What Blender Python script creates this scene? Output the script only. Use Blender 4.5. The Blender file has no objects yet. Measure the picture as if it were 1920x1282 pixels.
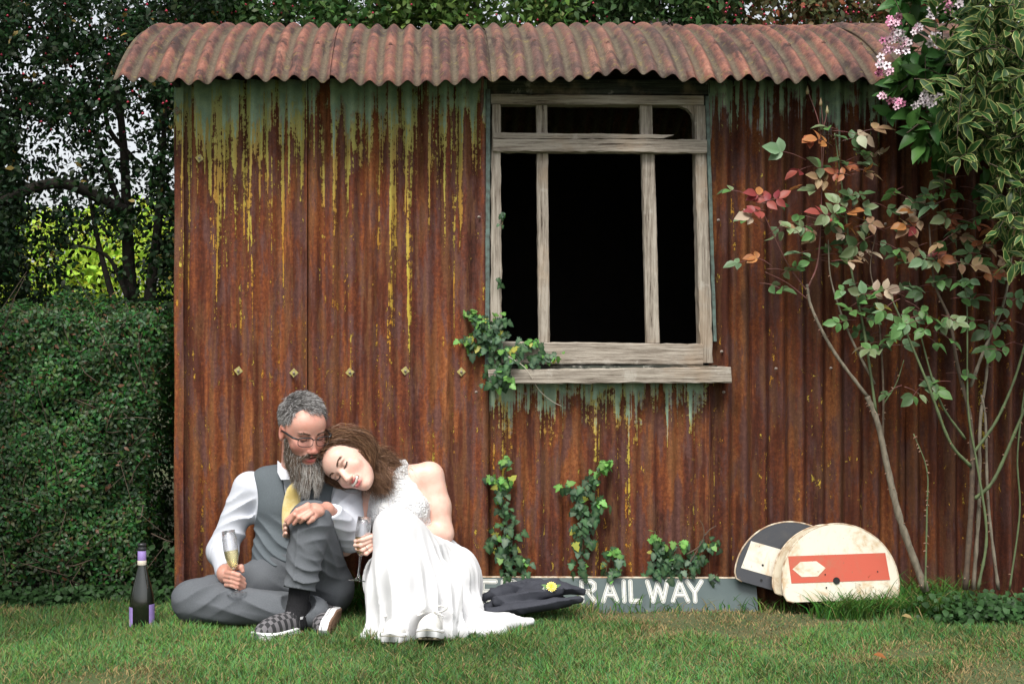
import bpy, math, random
import numpy as np
from mathutils import Vector, Matrix
random.seed(7); rng = np.random.default_rng(11)
R = math.radians
SC = bpy.context.scene
COL = SC.collection
# ---------------------------------------------------------------- camera
CAMY, CAMZ, FPX = -5.73, 1.07, 2667.0
cam = bpy.data.cameras.new('camera'); camo = bpy.data.objects.new('camera', cam); COL.objects.link(camo)
camo.location = (0, CAMY, CAMZ); camo.rotation_euler = (R(90), 0, 0)
cam.lens = 50; cam.sensor_width = 36; cam.shift_x = 160/1920; cam.clip_end = 500; cam.clip_start = .05
SC.camera = camo
# ---------------------------------------------------------------- overcast daylight
SUN_EL, SUN_AZ = 56.0, -24.0      # azimuth measured from behind the camera, negative = from the left
w = bpy.data.worlds.new('World'); SC.world = w; w.use_nodes = True
nt = w.node_tree; nt.nodes.clear()
sky = nt.nodes.new('ShaderNodeTexSky'); sky.sky_type = 'NISHITA'; sky.sun_disc = False
sky.sun_elevation = R(SUN_EL); sky.sun_rotation = R(180 + SUN_AZ); sky.air_density = 1.0; sky.dust_density = 3.0
hs = nt.nodes.new('ShaderNodeHueSaturation'); hs.inputs['Saturation'].default_value = .22   # cloud-white daylight
bg = nt.nodes.new('ShaderNodeBackground'); bg.inputs['Strength'].default_value = .10
wo = nt.nodes.new('ShaderNodeOutputWorld')
nt.links.new(sky.outputs[0], hs.inputs['Color']); nt.links.new(hs.outputs[0], bg.inputs['Color']); nt.links.new(bg.outputs[0], wo.inputs[0])
sl = bpy.data.lights.new('sun', 'SUN'); sl.energy = 2.4; sl.angle = R(24); sl.color = (1, .965, .91)
so = bpy.data.objects.new('sun', sl); COL.objects.link(so)
so.rotation_euler = (R(90 - SUN_EL), 0, R(SUN_AZ)); so.location = (-2, -6, 8)
SC.view_settings.view_transform = 'Standard'; SC.view_settings.look = 'None'
SC.view_settings.exposure = 1.05; SC.view_settings.gamma = 1
# ---------------------------------------------------------------- helpers
def W(px, py, y=0.0):
    s = (y - CAMY)/FPX
    return Vector(((px - 800)*s, y, CAMZ - (py - 641)*s))
def WX(px, y=0.0): return (px - 800)*(y - CAMY)/FPX
def WZ(py, y=0.0): return CAMZ - (py - 641)*(y - CAMY)/FPX
def nrm(v): v = np.asarray(v, float); return v/np.linalg.norm(v)

def par(o, p):
    o.parent = p
    if p is not None:
        r = p
        inv = Matrix.Translation(-Vector(r['_b'])) if '_b' in r else Matrix.Identity(4)
        o.matrix_parent_inverse = inv
BASES = {}
def mk(name, V, F, mat=None, parent=None, smooth=True, col=None, rim=None):
    me = bpy.data.meshes.new(name)
    V = np.asarray(V, np.float32).reshape(-1, 3)
    if isinstance(F, np.ndarray):
        k = F.shape[1]; me.vertices.add(len(V)); me.vertices.foreach_set('co', V.ravel())
        me.loops.add(F.size); me.loops.foreach_set('vertex_index', F.astype(np.int32).ravel())
        me.polygons.add(len(F)); me.polygons.foreach_set('loop_start', np.arange(0, F.size, k, dtype=np.int32))
        me.update(calc_edges=True); me.validate()
    else:
        me.from_pydata([tuple(v) for v in V.tolist()], [], F); me.update()
    me.polygons.foreach_set('use_smooth', np.full(len(me.polygons), smooth))
    if col is not None:
        a = me.color_attributes.new('col', 'FLOAT_COLOR', 'POINT')
        c = np.ones((len(V), 4), np.float32); c[:, :3] = col; a.data.foreach_set('color', c.ravel())
    if mat is not None:
        for m in (mat if isinstance(mat, (list, tuple)) else [mat]): me.materials.append(m)
    o = bpy.data.objects.new(name, me); COL.objects.link(o)
    if parent is not None: setpar(o, parent)
    return o
def setpar(o, p):
    o.parent = p
    b = BASES.get(p.name)
    if b is not None: o.matrix_parent_inverse = Matrix.Translation(-Vector(b))
def thing(name, base, label, cat, group=None):
    o = bpy.data.objects.new(name, None); COL.objects.link(o); o.location = base; o.empty_display_size = .1
    BASES[o.name] = tuple(base); tag(o, label, cat, group); return o
def tag(o, label=None, cat=None, group=None, kind=None):
    if label: o['label'] = label
    if cat: o['category'] = cat
    if group: o['group'] = group
    if kind: o['kind'] = kind
    return o
def join(parts):
    Vs, Fs, n = [], [], 0
    for V, F in parts:
        V = np.asarray(V, float).reshape(-1, 3); Vs.append(V)
        Fs += [[i + n for i in f] for f in (F.tolist() if isinstance(F, np.ndarray) else F)]; n += len(V)
    return np.concatenate(Vs), Fs
def box(x0, x1, y0, y1, z0, z1):
    V = [(x, y, z) for x in (x0, x1) for y in (y0, y1) for z in (z0, z1)]
    return V, [[0,1,3,2],[4,6,7,5],[0,4,5,1],[2,3,7,6],[0,2,6,4],[1,5,7,3]]
def tube(P, r, n=8, cap=True):
    P = np.array([tuple(p) for p in P], float); r = np.broadcast_to(np.asarray(r, float), (len(P),))
    T = np.gradient(P, axis=0); T /= np.linalg.norm(T, axis=1)[:, None] + 1e-9
    up = np.array([0.31, .2, .93]); V = []
    a = np.linspace(0, 2*math.pi, n, endpoint=False)
    s = np.cross(T[0], up); s /= np.linalg.norm(s)
    for i in range(len(P)):
        s = s - T[i]*np.dot(s, T[i]); s /= np.linalg.norm(s) + 1e-9; b = np.cross(T[i], s)
        V.append(P[i] + r[i]*(np.cos(a)[:, None]*s + np.sin(a)[:, None]*b))
    V = np.concatenate(V); F = []
    for i in range(len(P) - 1):
        for j in range(n):
            F.append([i*n + j, i*n + (j+1) % n, (i+1)*n + (j+1) % n, (i+1)*n + j])
    if cap: F.append(list(range(n))[::-1]); F.append([(len(P)-1)*n + j for j in range(n)])
    return V, F
def spline(P, n):
    P = np.array([tuple(p) for p in P], float); m = len(P)
    if m < 3: return np.array([P[0] + (P[-1]-P[0])*t for t in np.linspace(0, 1, n)])
    Q = np.vstack([2*P[0]-P[1], P, 2*P[-1]-P[-2]]); out = []
    for u in np.linspace(0, m - 1 - 1e-6, n):
        i = int(u); t = u - i; a, b, c, d = Q[i:i+4]
        out.append(.5*((2*b) + (c-a)*t + (2*a-5*b+4*c-d)*t*t + (3*b-a-3*c+d)*t**3))
    return np.array(out)
def lathe(prof, n=28, o=(0,0,0)):
    V, F = [], []
    for (r, z) in prof:
        for j in range(n):
            a = 2*math.pi*j/n; V.append((o[0]+r*math.cos(a), o[1]+r*math.sin(a), o[2]+z))
    for i in range(len(prof)-1):
        for j in range(n): F.append([i*n+j, i*n+(j+1) % n, (i+1)*n+(j+1) % n, (i+1)*n+j])
    return V, F
def pnoise(X, Y, Z, s=1.0, seed=0):      # cheap smooth pseudo noise, about -1..1
    r = np.random.default_rng(seed); o = 0
    for k in range(7):
        d = r.normal(size=3); d /= np.linalg.norm(d); f = s*(.6 + 1.1*r.random())
        o = o + np.sin(f*(d[0]*X + d[1]*Y + d[2]*Z) + r.random()*6.28)
    return o/3.2
# ---------------------------------------------------------------- node material DSL
class NM:
    def __init__(s, name):
        s.m = bpy.data.materials.new(name); s.m.use_nodes = True; s.t = s.m.node_tree; s.t.nodes.clear()
        s.out = s.t.nodes.new('ShaderNodeOutputMaterial')
    def n(s, ty, out=0, **kw):
        nd = s.t.nodes.new('ShaderNode'+ty)
        for k, v in kw.items():
            if k.startswith('_'): setattr(nd, k[1:], v); continue
            k2 = int(k[1:]) if k[0] == 'i' and k[1:].isdigit() else k.replace('__', ' ')
            s.set(nd.inputs[k2], v)
        return nd.outputs[out] if out is not None else nd
    def set(s, inp, v):
        if hasattr(v, 'is_output') or isinstance(v, bpy.types.NodeSocket): s.t.links.new(v, inp)
        elif isinstance(v, (tuple, list)) and len(v) == 3 and inp.type == 'RGBA': inp.default_value = (*v, 1)
        else: inp.default_value = v
    def math(s, op, a, b=0.0, clamp=False):
        return s.n('Math', _operation=op, _use_clamp=clamp, i0=a, i1=b)
    def mix(s, f, a, b, bt='MIX'):
        nd = s.n('Mix', None, _data_type='RGBA', _blend_type=bt)
        s.set(nd.inputs[0], f); s.set(nd.inputs[6], a); s.set(nd.inputs[7], b); return nd.outputs[2]
    def ramp(s, f, stops, interp='LINEAR'):
        nd = s.n('ValToRGB', None, Fac=f); cr = nd.color_ramp; cr.interpolation = interp
        while len(cr.elements) < len(stops): cr.elements.new(.5)
        for e, (p, c) in zip(cr.elements, stops):
            e.position = p; e.color = (*c, 1) if isinstance(c, (tuple, list)) else (c, c, c, 1)
        return nd.outputs[0]
    def sm(s, v, lo, hi): return s.n('MapRange', _interpolation_type='SMOOTHSTEP', Value=v, From__Min=lo, From__Max=hi)
    def co(s, which='Object', scale=(1,1,1), loc=(0,0,0), rot=(0,0,0)):
        c = s.n('TexCoord', None).outputs[which]
        return s.n('Mapping', Vector=c, Scale=scale, Location=loc, Rotation=rot)
    def noise(s, vec, scale=5, detail=4, rough=.55, dist=0):
        return s.n('TexNoise', Vector=vec, Scale=scale, Detail=detail, Roughness=rough, Distortion=dist)
    def bump(s, h, strength=.3, dist=.002, nor=None):
        nd = s.n('Bump', None, Height=h, Strength=strength, Distance=dist)
        if nor is not None: s.set(nd.inputs['Normal'], nor)
        return nd.outputs[0]
    def bsdf(s, color, rough=.6, normal=None, **kw):
        b = s.n('BsdfPrincipled', None); s.set(b.inputs['Base Color'], color); s.set(b.inputs['Roughness'], rough)
        if normal is not None: s.set(b.inputs['Normal'], normal)
        for k, v in kw.items(): s.set(b.inputs[k.replace('__', ' ')], v)
        s.t.links.new(b.outputs[0], s.out.inputs[0]); return s.m
def simple(name, c1, c2=None, rough=.6, scale=20, bump=0.0, bd=.002, st=(1,1,1), **kw):
    m = NM(name); v = m.co(scale=st); f = m.noise(v, scale, 5, .6)
    c = m.mix(m.sm(f, .3, .7), c1, c2 or tuple(x*.7 for x in c1))
    return m.bsdf(c, rough, m.bump(f, bump, bd) if bump else None, **kw)
def leafmat(name, tl=.35, rough=.45, rand=.25, hue=0.0, spec=.2):
    m = NM(name); a = m.n('Attribute', None, _attribute_name='col').outputs['Color']
    oi = m.n('ObjectInfo', None)
    hsv = m.n('HueSaturation', None, Color=a)
    m.set(hsv.inputs['Value'], m.math('ADD', 1 - rand, m.math('MULTIPLY', oi.outputs['Random'], 2*rand)))
    if hue: m.set(hsv.inputs['Hue'], m.math('ADD', .5 - hue, m.math('MULTIPLY', oi.outputs['Random'], 2*hue)))
    c = hsv.outputs[0]
    p = m.n('BsdfPrincipled', Base__Color=c, Roughness=rough, Specular__IOR__Level=spec)
    t = m.n('BsdfTranslucent', Color=c)
    mx = m.n('MixShader', Fac=tl, i1=p, i2=t); m.t.links.new(mx, m.out.inputs[0]); return m.m
# ================================================================ materials of the shed
def rustmat(name, ztop, zfade, yellow=1.0, green=1.0, dark=1.0, seed=0.0):
    m = NM(name); o = (seed*3.1, seed*1.7, seed*.9)
    c = m.co(loc=o); sx = m.n('SeparateXYZ', None, Vector=m.co()).outputs['Z']
    streak = m.noise(m.co(scale=(13, 3, .8), loc=o), 1.0, 6, .6, .4)
    streak2 = m.noise(m.co(scale=(42, 6, 1.1), loc=o), 1.0, 5, .65, .3)
    broad = m.noise(m.co(scale=(3.5, 2, .9), loc=o), 1.0, 5, .6, .6)
    fine = m.noise(c, 75, 6, .7); mid = m.noise(c, 18, 6, .65, .5); grit = m.noise(c, 260, 3, .6)
    v = m.math('ADD', m.math('MULTIPLY', streak, .62), m.math('ADD', m.math('MULTIPLY', broad, .20), m.math('ADD', m.math('MULTIPLY', mid, .16), m.math('MULTIPLY', fine, .14))))
    rust = m.ramp(v, [(.42, (.045*dark, .020*dark, .016*dark)), (.49, (.105*dark, .036*dark, .024*dark)), (.545, (.165*dark, .050*dark, .026*dark)),
                      (.60, (.235*dark, .072*dark, .027*dark)), (.68, (.33*dark, .125*dark, .045*dark))])
    purp = m.sm(m.noise(m.co(scale=(11, 6, 2.6), loc=(seed+4, 0, 2)), 1.6, 6, .7), .47, .58)
    rust = m.mix(m.math('MULTIPLY', purp, .85), rust, (.135*dark, .068*dark, .060*dark))
    dred = m.sm(m.noise(m.co(scale=(15, 4, 1.3), loc=(seed+2, 7, 4)), 1.0, 5, .6, .3), .53, .60)
    rust = m.mix(m.math('MULTIPLY', dred, .75), rust, (.085*dark, .026*dark, .015*dark))
    vor = m.n('TexVoronoi', None, _feature='DISTANCE_TO_EDGE', Vector=m.n('VectorMath', _operation='ADD', i0=m.co(scale=(1,1,.7)), i1=m.n('VectorMath', _operation='SCALE', i0=m.n('TexNoise', 1, Vector=c, Scale=45.0), Scale=.02)), Scale=120.0).outputs[0]
    crz = m.sm(m.noise(m.co(scale=(26, 8, 2.4), loc=(seed+8, 1, 1)), 1.0, 5, .65), .50, .58)
    crack = m.math('MULTIPLY', m.math('SUBTRACT', 1.0, m.sm(vor, .02, .16)), crz)
    rust = m.mix(m.math('MULTIPLY', crz, .45), rust, (.24*dark, .115*dark, .05*dark))
    rust = m.mix(m.math('MULTIPLY', crack, m.math('MULTIPLY', m.sm(fine,.4,.6), .25)), rust, (.035, .014, .01))
    rust = m.mix(m.sm(fine, .35, .72), m.mix(.45, rust, (.03, .012, .009)), rust)
    blot = m.sm(m.noise(m.co(scale=(30, 10, 11), loc=(seed, 3, 1)), 1.0, 6, .7), .62, .72)
    rust = m.mix(m.math('MULTIPLY', blot, .55), rust, (.12, .10, .10))
    # where old paint survives: long runs below the eaves, thinning downwards
    hgt = m.n('MapRange', Value=sx, From__Min=ztop - zfade, From__Max=ztop)
    pv = m.math('ADD', m.math('MULTIPLY', streak2, .75), m.math('ADD', m.math('MULTIPLY', mid, .24), m.math('MULTIPLY', fine, .22)))
    thr = m.math('SUBTRACT', .735 + .07*(1-yellow), m.math('ADD', m.math('MULTIPLY', m.math('POWER', hgt, 1.6), .11*yellow), m.math('MULTIPLY', m.math('POWER', hgt, 5.0), .085*yellow)))
    py = m.math('SUBTRACT', pv, thr)
    fl = m.noise(m.co(scale=(48, 20, 26), loc=(seed+1, 5, 3)), 1.0, 6, .72, .4)
    fz = m.math('ADD', m.math('MULTIPLY', fl, .72), m.math('MULTIPLY', streak2, .40))
    py = m.math('MAXIMUM', py, m.math('SUBTRACT', fz, .695 - .02*yellow))
    ymask = m.sm(py, .0, .010)
    edge = m.math('SUBTRACT', m.sm(py, -.035, -.005), ymask, True)
    yc = m.mix(m.sm(m.noise(m.co(scale=(20, 8, 3)), 1.2, 4), .38, .62), (.62, .29, .04), (.60, .46, .075))
    yc = m.mix(m.math('POWER', hgt, 4.0), yc, (.46, .52, .22))
    gv = m.math('ADD', sx, m.math('ADD', m.math('MULTIPLY', m.math('SUBTRACT', streak2, .5), 1.1), m.math('MULTIPLY', m.math('SUBTRACT', mid, .5), .38)))
    g0 = ztop - .05*green
    gmask = m.sm(gv, g0, g0 + .012)
    grey = m.math('SUBTRACT', m.sm(gv, g0 - .05, g0 - .02), gmask, True)
    grey = m.math('MULTIPLY', grey, m.sm(streak, .46, .54))
    gc = m.mix(m.sm(mid, .4, .65), (.30, .44, .34), (.42, .55, .38))
    col = m.mix(m.math('MULTIPLY', edge, .7), rust, (.10, .045, .015))
    col = m.mix(ymask, col, yc)
    col = m.mix(m.math('MULTIPLY', grey, .8), col, (.34, .31, .32))
    col = m.mix(gmask, col, gc)
    flake = m.sm(m.noise(m.co(scale=(60, 20, 40), loc=o), 1, 5, .7), .68, .72)
    col = m.mix(m.math('MULTIPLY', flake, gmask), col, (.07, .035, .025))
    col = m.mix(m.math('MULTIPLY', m.sm(grit, .35, .7), .35), m.mix(.35, col, (.02, .01, .008)), col)
    h = m.math('ADD', m.math('ADD', m.math('MULTIPLY', fine, .5), m.math('MULTIPLY', grit, .25)), m.math('ADD', m.math('MULTIPLY', ymask, .45), m.math('MULTIPLY', gmask, .45)))
    h = m.math('SUBTRACT', m.math('ADD', h, m.math('MULTIPLY', mid, .5)), m.math('MULTIPLY', crack, .25))
    return m.bsdf(col, m.math('ADD', .62, m.math('MULTIPLY', fine, .3)), m.bump(h, .8, .003), Specular__IOR__Level=.08)
ZT = WZ(178)
RUST_L = rustmat('rust_left', ZT, 1.15, 1.15, 1.15, 1.45, 0)
RUST_L2 = rustmat('rust_mid', ZT, 1.25, 1.0, 1.0, 1.5, 5)
RUST_D = rustmat('rust_low', WZ(722), .55, 1.0, .55, 1.25, 9)
RUST_R = rustmat('rust_right', WZ(182), .8, .75, .9, .95, 14)
def roofmat():
    m = NM('roof_rust'); c = m.co()
    a = m.noise(m.co(scale=(6, 1.6, 1.6)), 1.3, 6, .65, .6); f = m.noise(c, 90, 6, .7); mid = m.noise(c, 14, 6, .65, .4)
    oi = m.n('ObjectInfo', None).outputs['Random']
    v = m.math('ADD', m.math('MULTIPLY', a, .6), m.math('MULTIPLY', mid, .4))
    red = m.ramp(v, [(.40, (.075, .048, .046)), (.48, (.16, .082, .070)), (.56, (.26, .115, .085)), (.66, (.36, .18, .13))])
    wv = m.n('Attribute', None, _attribute_name='col').outputs['Color']      # valley dirt and lichen gather in the troughs
    dirt = m.n('SeparateColor', None, Color=wv).outputs[0]
    d2 = m.sm(m.math('ADD', dirt, m.math('MULTIPLY', m.math('SUBTRACT', mid, .5), 1.2)), .38, .85)
    red = m.mix(m.math('MULTIPLY', m.sm(oi, .35, .75), .55), red, m.mix(.5, red, (.12, .10, .085)))
    col = m.mix(m.math('MULTIPLY', d2, .85), red, (.12, .105, .075))
    blk = m.sm(m.noise(m.co(scale=(9, 3, 3), loc=(2, 1, 5)), 1.4, 6, .7, .5), .53, .62)
    col = m.mix(m.math('MULTIPLY', blk, .7), col, (.045, .036, .036))
    lich = m.sm(m.noise(m.co(loc=(7, 3, 1)), 22, 6, .75), .56, .63)
    col = m.mix(m.math('MULTIPLY', lich, .45), col, (.24, .19, .07))
    wh = m.sm(m.noise(m.co(loc=(1, 8, 1)), 70, 4, .7), .70, .74)
    col = m.mix(m.math('MULTIPLY', wh, .5), col, (.36, .33, .30))
    col = m.mix(m.sm(f, .3, .7), m.mix(.5, col, (.03, .018, .015)), col)
    return m.bsdf(col, .85, m.bump(m.math('ADD', f, mid), .7, .003), Specular__IOR__Level=.08)
ROOF = roofmat()
def woodmat(name, horiz, c1=(.36, .32, .27), c2=(.19, .16, .13)):
    m = NM(name); st = (5, 70, 110) if horiz else (110, 70, 5)
    g = m.noise(m.co(scale=st), 1.0, 8, .72, .15); b = m.noise(m.co(), 5, 5, .6); f = m.noise(m.co(scale=tuple(x*2.2 for x in st)), 1, 4, .6)
    col = m.mix(m.sm(g, .40, .60), c2, c1)
    col = m.mix(m.math('MULTIPLY', m.sm(b, .5, .7), .5), col, (.30, .22, .15))
    crack = m.sm(g, .39, .36); col = m.mix(crack, col, (.035, .025, .02))
    pale = m.sm(m.noise(m.co(loc=(3, 1, 2)), 9, 5, .7), .58, .7); col = m.mix(m.math('MULTIPLY', pale, .5), col, (.46, .43, .38))
    return m.bsdf(col, .85, m.bump(m.math('ADD', g, m.math('MULTIPLY', f, .4)), .9, .004), Specular__IOR__Level=.1)
WOOD_H = woodmat('weathered_wood_h', True); WOOD_V = woodmat('weathered_wood_v', False)
WOOD_D = woodmat('dark_painted_wood', True, (.05, .055, .045), (.02, .022, .02))
GREENP = simple('green_painted_edge', (.10, .15, .13), (.05, .06, .05), .7, 40, .4)
SHADE = simple('shade_black_boards', (.012, .010, .008), (.006, .005, .004), .95, 12)  # near-black board colour puts the interior's shade into the material
IRON = simple('rusty_iron', (.13, .05, .03), (.05, .025, .02), .75, 90, .4)
WASH = simple('painted_washer', (.40, .33, .08), (.22, .20, .10), .7, 60, .4)
WASHG = simple('green_washer', (.17, .24, .16), (.2, .1, .05), .7, 60, .4)
BOLTG = simple('dull_zinc_bolt', (.30, .26, .23), (.14, .09, .07), .55, 120, .3)
# ================================================================ shed
shed = thing('corrugated_shed', (0.8, 1.0, 0), 'old railway shed of rusty corrugated iron with barrel roof and open window', 'shed')
PITCH = 35.3*5.73/FPX
def wall_sheet(px0, px1, z0, z1, mat, amp=.009, y=0.0, seed=0, ph=0.0, lean=0.0, name='wall_sheet'):
    x0, x1 = WX(px0), WX(px1); nx = int((x1-x0)/PITCH*12)+2; nz = int((z1-z0)/.05)+2
    X, Z = np.meshgrid(np.linspace(x0, x1, nx), np.linspace(z0, z1, nz), indexing='ij')
    wob = .004*pnoise(X, X*0, Z, 3.0, seed)
    Y = y - amp*np.cos(2*math.pi*(X + wob + ph)/PITCH)*(1 + .25*pnoise(X, 0*X, Z, 2.2, seed+1)) + .003*pnoise(X, 0*X, Z, 9, seed+2)
    Zb = Z + (Z == Z[:, :1])*(.012*pnoise(X, 0*X, 0*X, 14, seed+5))
    V = np.stack([X + lean*(Z), Y, Zb], -1).reshape(-1, 3); i = np.arange(nx*nz).reshape(nx, nz)
    F = np.stack([i[:-1, :-1], i[1:, :-1], i[1:, 1:], i[:-1, 1:]], -1).reshape(-1, 4)
    o = mk(name, V, F, mat, shed); s = o.modifiers.new('sheet', 'SOLIDIFY'); s.thickness = .0018; s.offset = 0
    return o
EAVE = WZ(150)
s1 = wall_sheet(344, 576, -.03, EAVE, RUST_L, .0145, 0, 1, .02)
s2 = wall_sheet(573, 917, -.03, EAVE, RUST_L2, .0150, -.007, 2, .0)
s3 = wall_sheet(914, 1368, -.03, WZ(712), RUST_D, .0170, .006, 3, .01)
s4 = wall_sheet(1328, 1705, -.03, EAVE, RUST_R, .0205, -.003, 4, .013)
s5 = wall_sheet(1698, 2060, -.03, EAVE, RUST_R, .0205, -.009, 6, .013)
# wrapped corner strip, rounded
pts = []
for a in np.linspace(0, 90, 7): pts.append((WX(327)+.012-.012*math.sin(R(a)), -.012+.012-.012*math.cos(R(a))))
pts = [(WX(346), -.020), (WX(343.4), -.018)] + pts + [(WX(327), .10)]
zz = np.linspace(-.04, EAVE, 44); V = [(x+.0015*math.sin(z*9), y, z) for z in zz for (x, y) in pts]; n = len(pts)
F = [[i*n+j, i*n+j+1, (i+1)*n+j+1, (i+1)*n+j] for i in range(43) for j in range(n-1)]
cs = mk('corner_strip', V, F, RUST_L, shed); sm_ = cs.modifiers.new('sheet', 'SOLIDIFY'); sm_.thickness = .002; sm_.offset = 0
mk('corner_post', *box(WX(330), WX(345), .016, .09, -.05, EAVE), SHADE, shed, False)
def flat(name, *b, mat=SHADE): return mk(name, *box(*b), mat, shed, False)
XL, XR = WX(330), WX(2058)
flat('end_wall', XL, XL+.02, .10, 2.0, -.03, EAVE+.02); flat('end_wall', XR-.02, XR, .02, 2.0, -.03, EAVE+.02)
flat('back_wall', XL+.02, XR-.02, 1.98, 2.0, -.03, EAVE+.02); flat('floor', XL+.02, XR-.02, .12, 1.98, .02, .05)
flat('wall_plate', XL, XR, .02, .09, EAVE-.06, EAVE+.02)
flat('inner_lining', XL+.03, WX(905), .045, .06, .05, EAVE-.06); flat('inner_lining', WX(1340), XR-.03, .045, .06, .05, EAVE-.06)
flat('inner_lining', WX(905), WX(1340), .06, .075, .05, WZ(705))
# ---- barrel roof in overlapping corrugated sheets
RH, RW, RY0 = .43, 1.24, -.24
REAVE = WZ(149, RY0)
RR = (RW**2 + RH**2)/(2*RH); RCZ = REAVE + RH - RR; RCY = RY0 + RW; TH = math.asin(RW/RR)
RP = 35.6*(RY0-CAMY)/FPX
def roof_sheet(px0, px1, lift, seed, ragged=0):
    s = (RY0 - CAMY)/FPX; x0, x1 = (px0-800)*s, (px1-800)*s
    nx = int((x1-x0)/RP*12)+2; nt_ = 46; ths = np.linspace(-TH, TH, nt_)
    X, T = np.meshgrid(np.linspace(x0, x1, nx), ths, indexing='ij')
    wv = np.cos(2*math.pi*(X + .003*pnoise(X, T, 0*X, 2.5, seed))/RP)
    rad = RR + lift + .0135*wv*(1+.12*pnoise(X, T, 0*X, 3, seed)) + .004*pnoise(X, T*1.5, 0*X, 5, seed+1)
    T2 = T + (T == T[:, :1])*.006*pnoise(X, 0*X, 0*X, 20, seed+2)*(1+ragged)
    V = np.stack([X, RCY + rad*np.sin(T2), RCZ + rad*np.cos(T2)], -1).reshape(-1, 3)
    i = np.arange(nx*nt_).reshape(nx, nt_); F = np.stack([i[:-1, :-1], i[1:, :-1], i[1:, 1:], i[:-1, 1:]], -1).reshape(-1, 4)
    dirt = np.clip(.5 - .5*wv, 0, 1).reshape(-1)
    o = mk('roof_sheet', V, F, ROOF, shed, True, np.repeat(dirt[:, None], 3, 1))
    so_ = o.modifiers.new('sheet', 'SOLIDIFY'); so_.thickness = .0022; so_.offset = 0
    return o, x0, x1
def ortho(nv, up=(0,0,1)):
    nv = Vector(nv).normalized(); t = Vector(up).cross(nv)
    if t.length < 1e-4: t = Vector((1,0,0))
    t.normalize(); b = nv.cross(t); return Matrix((t, b, nv)).transposed()
bv, bf = join([lathe([(0,.0),(.0085,.0),(.0085,.0022),(.0045,.003),(.0045,.006),(.003,.008),(0,.0085)], 8)])
BOLT = mk('bolt', bv, bf, IRON); me_bolt = BOLT.data; bpy.data.objects.remove(BOLT)
BOLT2 = mk('bolt', bv*np.array((.75,.75,1)), bf, BOLTG); me_bolt2 = BOLT2.data; bpy.data.objects.remove(BOLT2)
dv = np.array([(-.019,0,0),(0,-.019,0),(.019,0,0),(0,.019,0),(-.0175,0,.003),(0,-.0175,.003),(.0175,0,.003),(0,.0175,.003)])
df = [[0,1,5,4],[1,2,6,5],[2,3,7,6],[3,0,4,7],[4,5,6,7]]
b2v, b2f = lathe([(.0055,.003),(.0055,.006),(.003,.009),(0,.0095)], 8)
jv, jf = join([(dv, df)]); DW = mk('washer', jv, jf, WASH, None, False); me_dw = DW.data; bpy.data.objects.remove(DW)
me_dwg = me_dw.copy(); me_dwg.materials[0] = WASHG
hb = mk('bolt', b2v, b2f, BOLTG); me_hb = hb.data; bpy.data.objects.remove(hb)
def inst(name, me, parent, M):
    o = bpy.data.objects.new(name, me); COL.objects.link(o); o.parent = parent
    b = BASES.get(parent.name); pinv = Matrix.Translation(-Vector(b)) if b else Matrix.Identity(4)
    o.matrix_parent_inverse = pinv; o.matrix_basis = M; return o
rs = [(210, 618, 0.004, 21, 1), (606, 938, -.002, 22, 1.5), (922, 1304, .003, 23, 3), (1290, 1690, -.002, 24, 1), (1676, 2100, .004, 25, 1)]
rth = -TH + .17
for (a, b, l, sd, rg) in rs:
    o, x0, x1 = roof_sheet(a, b, l, sd, rg)
    k0 = math.ceil((x0+.03)/RP)
    for k in range(k0, int((x1-.02)/RP)+1):
        if (k % 2) == 0 and random.random() < .93:
            th = rth + random.uniform(-.012, .012); rad = RR + l + .0135
            nv = (0, math.sin(th), math.cos(th))
            M = Matrix.Translation((k*RP, RCY+rad*nv[1], RCZ+rad*nv[2])) @ ortho(nv).to_4x4()
            inst('bolt', me_bolt, o, M)
# gable end boards under the roof ends
for xx in (XL, XR-.02):
    V = [(xx+d, RCY + (RR-.02)*math.sin(t), RCZ + (RR-.02)*math.cos(t)) for d in (0, .02) for t in np.linspace(-TH*.97, TH*.97, 21)]
    F = [list(range(21))[::-1], list(range(21, 42))] + [[i, i+1, i+22, i+21] for i in range(20)] + [[20, 0, 21, 41]]
    mk('gable_board', V, F, SHADE, shed, False)
# ---- wall fixings
def wallfix(px, py, me, y=-.0125, rot=0.0, name='washer', par_=None):
    M = Matrix.Translation(W(px, py, y)) @ ortho((0,-1,0)).to_4x4() @ Matrix.Rotation(rot, 4, 'Z')
    return inst(name, me, par_ or shed, M)
for (px, py, me) in [(447,695,me_dw),(551,699,me_dw),(656,698,me_dw),(760,695,me_dw),(865,697,me_dw),(374,297,me_dw),(331,208,me_dwg)]:
    y = -.0215
    ws = wallfix(px, py, me, y, random.uniform(-.2,.2)); hbo = bpy.data.objects.new('bolt', me_hb); COL.objects.link(hbo); hbo.parent = ws
for (px, py) in [(898,407),(893,735),(1347,413),(1353,659),(1455,691),(1558,690),(1357,735),(986,738),(1660,420)]:
    wallfix(px, py, me_bolt2, -.021, 0, 'bolt')
# iron catch under the eave
P = [W(904,142,-.10), W(905,152,-.075), W(904,165,-.05), W(904,182,-.04), W(903,205,-.03), W(901,217,-.028)]
mk('iron_catch', *tube(spline(P, 14), [.006]*6+[.0075]*4+[.005]*3+[.003]), IRON, shed)
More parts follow.
